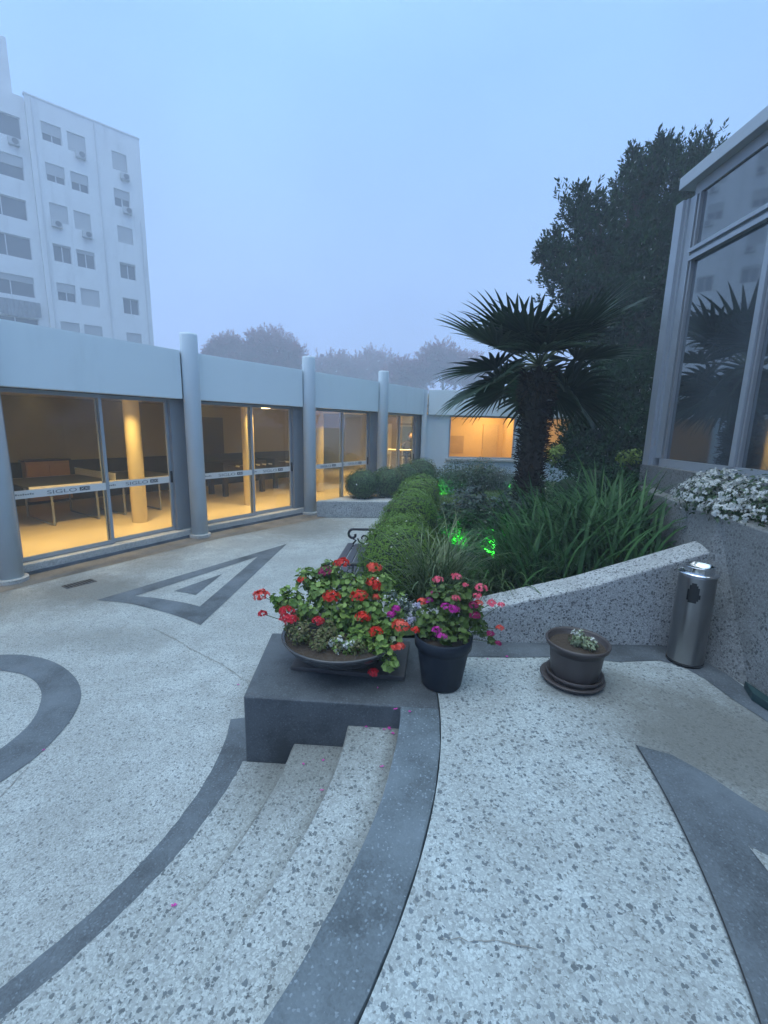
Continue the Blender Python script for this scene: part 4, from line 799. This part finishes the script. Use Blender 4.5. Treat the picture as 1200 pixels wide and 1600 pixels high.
# far trees in the fog
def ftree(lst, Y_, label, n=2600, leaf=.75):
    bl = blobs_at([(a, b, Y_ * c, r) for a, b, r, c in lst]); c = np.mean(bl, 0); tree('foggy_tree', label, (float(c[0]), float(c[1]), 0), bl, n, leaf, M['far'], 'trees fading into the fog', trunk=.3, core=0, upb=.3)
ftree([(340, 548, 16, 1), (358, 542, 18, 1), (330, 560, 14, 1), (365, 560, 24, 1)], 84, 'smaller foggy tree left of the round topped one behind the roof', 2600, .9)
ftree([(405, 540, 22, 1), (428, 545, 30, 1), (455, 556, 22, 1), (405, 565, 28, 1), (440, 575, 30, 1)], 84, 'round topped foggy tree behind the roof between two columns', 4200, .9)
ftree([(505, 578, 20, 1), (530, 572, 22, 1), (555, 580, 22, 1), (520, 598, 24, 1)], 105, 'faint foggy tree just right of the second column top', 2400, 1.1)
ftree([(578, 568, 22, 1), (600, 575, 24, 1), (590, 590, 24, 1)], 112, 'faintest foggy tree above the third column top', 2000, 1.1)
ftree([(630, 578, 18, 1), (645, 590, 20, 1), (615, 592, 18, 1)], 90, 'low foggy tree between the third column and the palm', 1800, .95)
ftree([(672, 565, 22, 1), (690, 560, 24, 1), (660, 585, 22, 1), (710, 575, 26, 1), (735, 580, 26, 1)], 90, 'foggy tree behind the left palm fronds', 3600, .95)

# ================================================================== FLOWERS, POTS
def heads(lst, par, r=.044, n=64):
    "round flower heads: (point, colour, scale)"
    for p, q, k in lst:
        d = rdir(n); d[:, 2] = np.abs(d[:, 2]) * .9 - .15; P = np.array(p) + d * r * k * np.array([1.1, 1.1, .85]) * rng.uniform(.75, 1.05, n)[:, None]
        V, Fq = scatter(*FLOR, P, d + .35 * rdir(n), (.021 * k ** .5) * rng.uniform(.8, 1.2, n)); np_mesh('flower_head', V, Fq, M[q], par)
def stems(par, pairs, r=.0022, q='petiole'):
    s = MB()
    for a, b in pairs:
        a, b = Vector(a), Vector(b); s.tube([a, a.lerp(b, .5) + Vector((random.gauss(0, .012), random.gauss(0, .012), .012)), b], r, 4, cap=False)
    s.build('stems', M[q], par)
BC = (-.25, 2.64)
slab = tag(MB().prism([(-.56, 2.5), (.145, 2.41), (.2, 2.86), (-.5, 2.95)], .551, .578).build('slab', M['slab'], bevel=.005), 'brown tile lying under the flower bowl', 'slab')
bowl = thing('flower_bowl', 'wide dark glazed bowl full of earth on the concrete block', 'bowl', (BC[0], BC[1], .579))
s = MB(); s.lathe([(0, 0), (.17, 0), (.2, .012), (.29, .065), (.35, .12), (.378, .155), (.384, .167), (.376, .174), (.362, .163), (.335, .12), (0, .11)], 56, (BC[0], BC[1], .579)); s.build('bowl_body', M['bowl'], bowl, smooth=True)
s = MB(); s.lathe([(.36, .153), (.25, .172), (.1, .185), (0, .19)], 40, (BC[0], BC[1], .579)); s.build('soil', M['soil'], bowl, smooth=True)
ger = thing('geranium', 'mass of red geraniums spilling from the dark bowl', 'flowers', (BC[0], BC[1], .71))
gb = blobs_at([(455, 940, 2.68, 22), (480, 905, 2.78, 20), (505, 930, 2.72, 28), (515, 895, 2.82, 22), (550, 925, 2.76, 34), (530, 965, 2.62, 28), (575, 960, 2.64, 34), (590, 915, 2.8, 26), (605, 985, 2.55, 26), (560, 1000, 2.48, 24), (595, 1010, 2.42, 22), (610, 1035, 2.36, 14), (620, 945, 2.7, 22), (480, 955, 2.62, 20)])
V, Fq = blob_leaves(gb, 2100, RLEAF, .042, .35, .6); np_mesh('foliage', V, Fq, M['geran'], ger)
tr = blobs_at([(428, 935, 2.66, 9), (440, 945, 2.66, 10), (447, 925, 2.68, 8), (434, 952, 2.6, 6)]); V, Fq = blob_leaves(tr, 60, RLEAF, .04, .2, .5); np_mesh('trailing_leaves', V, Fq, M['geran'], ger)
V, Fq = blob_leaves(blobs_at([(470, 988, 2.48, 22), (500, 1003, 2.42, 20), (455, 978, 2.55, 14), (530, 1008, 2.4, 16), (560, 1012, 2.38, 14), (510, 985, 2.5, 20)]), 1300, LEAF, .024, .2, .6); np_mesh('low_leaves', V, Fq, leafm('dry_leaf', [(.06, .1, .02), (.1, .11, .04), (.06, .13, .03), (.16, .14, .07)], .7, .1), ger)
fl = [(534, 880, 2.78, 'red', 1.1), (509, 893, 2.78, 'wine', 1.1), (408, 930, 2.64, 'red', 1.1), (410, 959, 2.6, 'crimson', .6), (472, 906, 2.72, 'red', .65), (448, 955, 2.55, 'crimson', 1.0), (453, 968, 2.5, 'crimson', 1.0), (446, 966, 2.52, 'crimson', .8), (518, 932, 2.62, 'red', 1.2), (561, 931, 2.62, 'red', 1.2), (583, 910, 2.74, 'red', 1.0), (588, 917, 2.73, 'red', .8), (585, 887, 2.82, 'coral', 1.05), (567, 964, 2.52, 'red', 1.0), (497, 970, 2.5, 'crimson', .75), (588, 987, 2.44, 'red', .85), (626, 978, 2.46, 'coral', 1.15), (625, 1010, 2.4, 'coral', .6), (615, 1012, 2.4, 'coral', .45), (583, 1051, 2.36, 'crimson', .7), (588, 933, 2.68, 'coral', .55)]
pts = [(at(a, b, c), q, k) for a, b, c, q, k in fl]; heads(pts, ger)
stems(ger, [((BC[0] + random.uniform(-.12, .12), BC[1] + random.uniform(-.1, .1), .72), tuple(p)) for p, q, k in pts])
al = thing('white_alyssum', 'small white and lilac flowers on the right side of the bowl', 'flowers', (.02, 2.6, .71))
P1 = blobs_at([(612, 935, 2.7, 14), (630, 945, 2.68, 16), (645, 950, 2.66, 12), (640, 970, 2.62, 12)]); V, Fq = blob_leaves(P1, 220, FLOR, .016, .3, .6); np_mesh('florets', V, Fq, M['whitef'], al)
V, Fq = blob_leaves(P1, 420, LEAF, .022, .2, .3); np_mesh('foliage', V, Fq, M['shrub_grey'], al)
V, Fq = blob_leaves(blobs_at([(642, 968, 2.58, 8), (652, 945, 2.6, 6)]), 70, FLOR, .018, .3, .6); np_mesh('lilac_florets', V, Fq, M['lilac'], al)
heads([(at(619, 951, 2.6), 'magenta', .55), (at(612, 960, 2.6), 'magenta', .6)], al)
al2 = thing('white_alyssum', 'small white flowers hanging over the front rim of the bowl', 'flowers', (-.2, 2.35, .71))
V, Fq = blob_leaves(blobs_at([(518, 1003, 2.4, 6), (530, 998, 2.4, 7), (540, 1008, 2.38, 8), (528, 1018, 2.36, 5), (550, 1005, 2.4, 5), (510, 1008, 2.4, 4)]), 130, FLOR, .018, .3, .6); np_mesh('florets', V, Fq, M['whitef'], al2)
V, Fq = blob_leaves(blobs_at([(530, 1010, 2.4, 16), (545, 1015, 2.38, 12)]), 180, LEAF, .022, .2, .3); np_mesh('foliage', V, Fq, M['geran'], al2)
# black pot
PC = (.365, 2.405); pot = thing('flower_pot', 'tall black tapered plastic pot beside the concrete block', 'pot', (PC[0], PC[1], .551))
s = MB(); s.lathe([(0, .0), (.112, .0), (.118, .01), (.15, .22), (.152, .24), (.166, .246), (.17, .31), (.162, .314), (.155, .3), (.15, .26), (0, .26)], 48, (PC[0], PC[1], .551)); s.build('pot_body', M['pot_black'], pot, smooth=True)
s = MB(); s.lathe([(.152, .282), (.08, .292), (0, .295)], 30, (PC[0], PC[1], .551)); s.build('soil', M['soil'], pot, smooth=True)
pet = thing('mixed_flowers', 'coral and magenta flowers growing in the tall black pot', 'flowers', (PC[0], PC[1], .84))
pb2 = blobs_at([(668, 968, 2.42, 22), (690, 975, 2.38, 26), (715, 965, 2.4, 26), (735, 955, 2.44, 20), (700, 940, 2.44, 28), (680, 930, 2.46, 18), (720, 928, 2.46, 20), (745, 975, 2.42, 16), (660, 985, 2.38, 14), (700, 995, 2.3, 16), (725, 990, 2.32, 14), (768, 1000, 2.4, 8), (755, 985, 2.42, 10)])
V, Fq = blob_leaves(pb2, 1100, RLEAF, .036, .3, .6); np_mesh('foliage', V, Fq, M['geran2'], pet)
fl = [(685, 906, 2.42, 'pink', .7), (713, 901, 2.42, 'pink', .7), (752, 919, 2.42, 'pink', .85), (746, 931, 2.4, 'pink', .6), (748, 942, 2.4, 'coral', .6), (712, 935, 2.38, 'pink', .6), (769, 943, 2.42, 'pink', .75), (783, 945, 2.42, 'pink', .45), (781, 981, 2.4, 'coral', .5), (675, 927, 2.44, 'wine', .6), (682, 928, 2.44, 'wine', .5), (660, 940, 2.42, 'coral', .7), (670, 938, 2.42, 'magenta', .55), (697, 948, 2.34, 'magenta', .7), (707, 951, 2.34, 'magenta', .7), (713, 953, 2.34, 'magenta', .5), (740, 945, 2.38, 'wine', .65), (742, 961, 2.36, 'wine', .7), (682, 984, 2.3, 'magenta', .6), (690, 994, 2.28, 'magenta', .75), (649, 984, 2.36, 'red', .6), (767, 990, 2.38, 'wine', .55), (778, 1005, 2.38, 'wine', .45), (727, 914, 2.44, 'pink', .4)]
pts = [(at(a, b, c), q, k) for a, b, c, q, k in fl]; heads(pts, pet, r=.04, n=34); stems(pet, [((PC[0] + random.uniform(-.08, .08), PC[1] + random.uniform(-.06, .06), .83), tuple(p)) for p, q, k in pts])
# brown pot on its saucer
QC = (1.185, 2.47); QK = 1.13; bp_ = thing('flower_pot', 'low brown clay pot standing on two saucers by the wall', 'pot', (QC[0], QC[1], .551))
s = MB(); s.lathe([(r_ * QK, z_ * QK) for r_, z_ in [(0, .035), (.118, .035), (.122, .045), (.136, .17), (.142, .2), (.158, .207), (.163, .225), (.157, .233), (.148, .222), (.14, .18), (0, .175)]], 48, (QC[0], QC[1], .551)); s.build('pot_body', M['pot_brown'], bp_, smooth=True)
s = MB(); s.lathe([(r_ * QK, z_ * QK) for r_, z_ in [(0, 0), (.14, 0), (.158, .012), (.165, .024), (.16, .028), (.13, .018), (0, .018)]], 44, (QC[0] - .012, QC[1], .551)); s.lathe([(r_ * QK, z_ * QK) for r_, z_ in [(0, .019), (.13, .019), (.143, .035), (.147, .052), (.141, .054), (.128, .036), (0, .034)]], 44, (QC[0], QC[1], .551)); s.build('saucer', M['pot_brown'], bp_, smooth=True)
s = MB(); s.lathe([(r_ * QK, z_ * QK) for r_, z_ in [(.142, .196), (.07, .203), (0, .205)]], 30, (QC[0], QC[1], .551)); s.build('soil', M['soil'], bp_, smooth=True)
sm = thing('white_seedling', 'small pale green plant with white buds in the brown pot', 'plant', (QC[0] + .02, QC[1] - .02, .78))
V, Fq = blob_leaves([(QC[0] + .0, QC[1] - .01, .82, .06, .055, .05), (QC[0] + .05, QC[1] - .05, .81, .055, .05, .035)], 380, LEAF, .024, .2, .6); np_mesh('foliage', V, Fq, leafm('pale_leaf', [(.1, .15, .07), (.18, .24, .13), (.3, .36, .24)], .5, .2), sm)
V, Fq = blob_leaves([(QC[0] - .01, QC[1] + .0, .86, .035, .03, .025), (QC[0] + .06, QC[1] - .06, .83, .025, .025, .03)], 45, FLOR, .016, .3, .6); np_mesh('florets', V, Fq, M['whitef'], sm)
# white flowers in the planter, a mass of many round heads
wf = thing('white_flowers', 'broad mound of white flowers on top of the tall planter wall', 'flowers', (2.5, 3.0, 1.42))
wb = [(2.42, 3.25, 1.58, .22, .25, .17), (2.55, 2.95, 1.6, .24, .28, .2), (2.45, 2.65, 1.57, .22, .28, .17), (2.58, 3.4, 1.62, .2, .2, .18), (2.35, 2.95, 1.52, .14, .2, .1), (2.5, 2.3, 1.58, .24, .26, .18), (2.5, 1.9, 1.56, .2, .25, .16)]
V, Fq = blob_leaves(wb, 3500, LEAF, .035, .3, .4); np_mesh('foliage', V, Fq, M['shrub'], wf)
B = np.array(wb); k = rng.integers(len(wb), size=640); d = rdir(640); d[:, 2] = np.abs(d[:, 2]) * .9 - .1; P = B[k, :3] + d * B[k, 3:6] * rng.uniform(.95, 1.12, 640)[:, None]
PP = (P[:, None] + rdir(640 * 9).reshape(640, 9, 3) * .014).reshape(-1, 3); V, Fq = scatter(*FLOR, PP, np.repeat(d, 9, 0) + .5 * rdir(640 * 9), .017 * rng.uniform(.8, 1.2, 640 * 9)); np_mesh('florets', V, Fq, M['whitef'], wf)
# fallen petals
i = 0
pet0 = None
for px, py, z in ((372, 1070, 0), (618, 1108, .552), (640, 1112, .552), (572, 1136, .414), (600, 1140, .414), (608, 1138, .414), (614, 1146, .414), (597, 1198, .414), (474, 1194, .2765), (503, 1235, .2765), (505, 1188, .2765), (272, 1415, .139), (762, 1030, .551), (792, 1026, .553), (590, 1075, .552), (68, 1172, .004)):
    d = at(px, py, 1) - EYE; p = EYE + d * ((z + .003 - EYE.z) / d.z)
    if pet0 is None:
        V, Fq = scatter(*FLOR, np.zeros((1, 3)), np.array([[0, 0, 1.]]), .026); pet0 = np_mesh('fallen_petals', V, Fq, M['magenta']); o = pet0
    else: o = pet0.copy(); COL.objects.link(o)
    o.location = p; o.rotation_euler = (random.uniform(-.2, .2), random.uniform(-.2, .2), random.uniform(0, 6)); o.scale = (random.uniform(.6, 1.1), random.uniform(.3, .9), 1)
    tag(o, 'small magenta petal fallen on the speckled paving', 'petal', 'petals fallen on the paving')

# ================================================================== BENCH, BIN, DRAIN, LIGHTS
bench = thing('park_bench', 'black cast iron bench with scrolled arms against the hedge wall', 'bench', (-.28, 5.1, 0), rz=-R(4.5))
YL = .78                                                               # half length; local y runs along the bench, +x is its back
for yy in (-YL, YL):
    s = MB(); T = lambda pts, r=.017: s.tube([(x, yy, z) for x, z in pts], r, 8)
    T([(-.25, 0), (-.235, .12), (-.2, .3), (-.22, .42), (.2, .4)]); T([(.3, 0), (.22, .16), (.18, .32), (.2, .42), (.25, .65), (.31, .86)], .018)
    sc_ = lambda cx, cz, r0, r1, a0, a1: [(cx + (r0 + (r1 - r0) * k / 14) * math.cos(a0 + (a1 - a0) * k / 14), cz + (r0 + (r1 - r0) * k / 14) * math.sin(a0 + (a1 - a0) * k / 14)) for k in range(15)]
    T([(.24, .63), (.05, .66), (-.15, .655)] + sc_(-.2, .58, .075, .03, PI / 2, PI * 1.9 + .6), .018)
    T(sc_(-.05, .53, .085, .025, PI, 3.1 * PI), .011); T(sc_(.12, .53, .085, .025, 0, -2.1 * PI), .011); T([(-.22, .42), (-.16, .5), (-.2, .52)], .013); T([(.03, .43), (.035, .655)], .012)
    s.build('arm_frame', M['iron'], bench, local=True, smooth=True)
for k, x in enumerate((-.235, -.135, -.04, .055, .15)): MB().box(x - .043, x + .043, -YL - .04, YL + .04, .425 - .006 * k, .45 - .006 * k).build('seat_slat', M['bench_wood'], bench, local=True, bevel=.006)
for k in range(4):
    z = .52 + k * .095; x = .205 + .27 * (z - .42); s = MB(); s.box(-.012, .012, -YL - .03, YL + .03, -.035, .035); s.v = [(x - .02 + a * .96 + c * .26, b, z + c * .96 - a * .26) for a, b, c in s.v]; s.build('back_slat', M['bench_wood'], bench, local=True, bevel=.005)
KC = (2.03, 2.72); bn = thing('litter_bin', 'cylindrical polished steel litter bin standing in the wall corner', 'bin', (KC[0], KC[1], .556))
prof = [(.104, 0), (.104, .02)] + [(.104, .02 + .575 * k / 40) for k in range(1, 41)] + [(.104, .6), (.1, .606)]
def hole(i, j):
    z = (prof[i][1] + prof[i + 1][1]) / 2; a = (2 * PI * (j + .5) / 72 - R(228) + PI) % (2 * PI) - PI
    return .44 < z < .56 and abs(a) * .104 < .036 * math.sqrt(max(0, 1 - ((z - .475) / .088) ** 2) if z > .475 else max(0, 1 - ((z - .475) / .04) ** 2))
s = MB(); s.lathe(prof, 72, (KC[0], KC[1], .556), skip=hole); s.build('body', M['steel'], bn, smooth=True)
s = MB(); s.lathe([(0, .02), (.097, .02), (.097, .6)], 40, (KC[0], KC[1], .556)); s.build('liner', M['black'], bn, smooth=True)
s = MB(); s.lathe([(.1, .6065), (.112, .607), (.113, .618), (.1, .622), (.07, .624)], 48, (KC[0], KC[1], .556)); s.build('lid_ring', M['steel_hi'], bn, smooth=True)
s = MB(); s.lathe([(.085, .623), (.085, .655), (.088, .66), (.082, .662), (.078, .64), (0, .634)], 48, (KC[0], KC[1], .556)); s.build('ash_tray', M['steel_hi'], bn, smooth=True)
s = MB(); s.lathe([(0, 0), (.106, 0), (.106, .018), (.1045, .019)], 48, (KC[0], KC[1], .5555)); s.build('base_ring', M['black'], bn, smooth=True)
dg = thing('drain_grate', 'small dark drain grate in the courtyard near the first column', 'drain', (-3.85, 5.32, 0), rz=AZ)
MB().box(-.17, .17, -.08, .08, .001, .006).build('frame', M['alu_dark'], dg, local=True)
s = MB()
for k in range(9): s.box(-.15 + k * .035, -.135 + k * .035, -.065, .065, .0061, .011)
s.build('bars', M['seam'], dg, local=True)
tag(MB().prism([(2.185, 2.415), (2.13, 2.29), (2.145, 2.14), (2.195, 2.16)], .553, .6).build('cable_cover', M['teal'], bevel=.004), 'dark teal block lying at the foot of the planter wall', 'cover')
def spot(p, aim, e, label, rad=.03, r2=None):
    t = thing('garden_spotlight', label, 'spotlight', p, 'green garden spotlights'); p = Vector(p); d = (Vector(aim) - p).normalized(); h = p + Vector((0, 0, .12))
    MB().tube([p - Vector((0, 0, .1)), h - Vector((0, 0, .03))], [.004, .008], 6).build('spike', M['black'], t)
    MB().tube([h - d * .05, h - d * .02, h + d * .04], [.015, .032, .038], 14).build('housing', M['black'], t)
    MB().tube([h + d * .041, h + d * .044], [.033, .033], 14).build('lens', M['green_lens'], t)
    l = bpy.data.lights.new('green_lamp', 'SPOT'); l.energy = e; l.color = (.08, 1, .1); l.spot_size = R(78); l.spot_blend = .7; l.shadow_soft_size = .03
    o = bpy.data.objects.new('green_lamp', l); COL.objects.link(o); o.parent = t; o.location = h + d * .06 - wloc(t); o.rotation_euler = (-d).to_track_quat('Z', 'Y').to_euler()
spot((.74, 4.32, .62), (.86, 4.72, .92), 80, 'green spotlight lighting the leafy plant beside the lawn')
spot((1.0, 4.02, .68), (1.13, 4.45, .95), 70, 'green spotlight under the small dark shrub behind the low wall')
spot((1.25, 10.4, .48), (1.5, 11.1, .4), 30, 'green spotlight at the foot of the dark shrub by the window')
spot((3.35, 11.6, .45), (3.6, 13.0, .4), 5, 'green spotlight shining on the wing wall behind the palm')

# ================================================================== AIR
s = MB(); s.box(-75, 60, -14, 125, -1.2, 40); hz = s.build('haze', None); hz.data.materials.clear()
q = bpy.data.materials.new('fog'); q.use_nodes = True; n = q.node_tree.nodes; n.clear(); v = n.new('ShaderNodeVolumePrincipled'); v.inputs['Density'].default_value = .0066; v.inputs['Color'].default_value = (.82, .9, 1, 1); v.inputs['Anisotropy'].default_value = .2
o_ = n.new('ShaderNodeOutputMaterial'); q.node_tree.links.new(v.outputs[0], o_.inputs['Volume']); hz.data.materials.append(q); hz['kind'] = 'stuff'
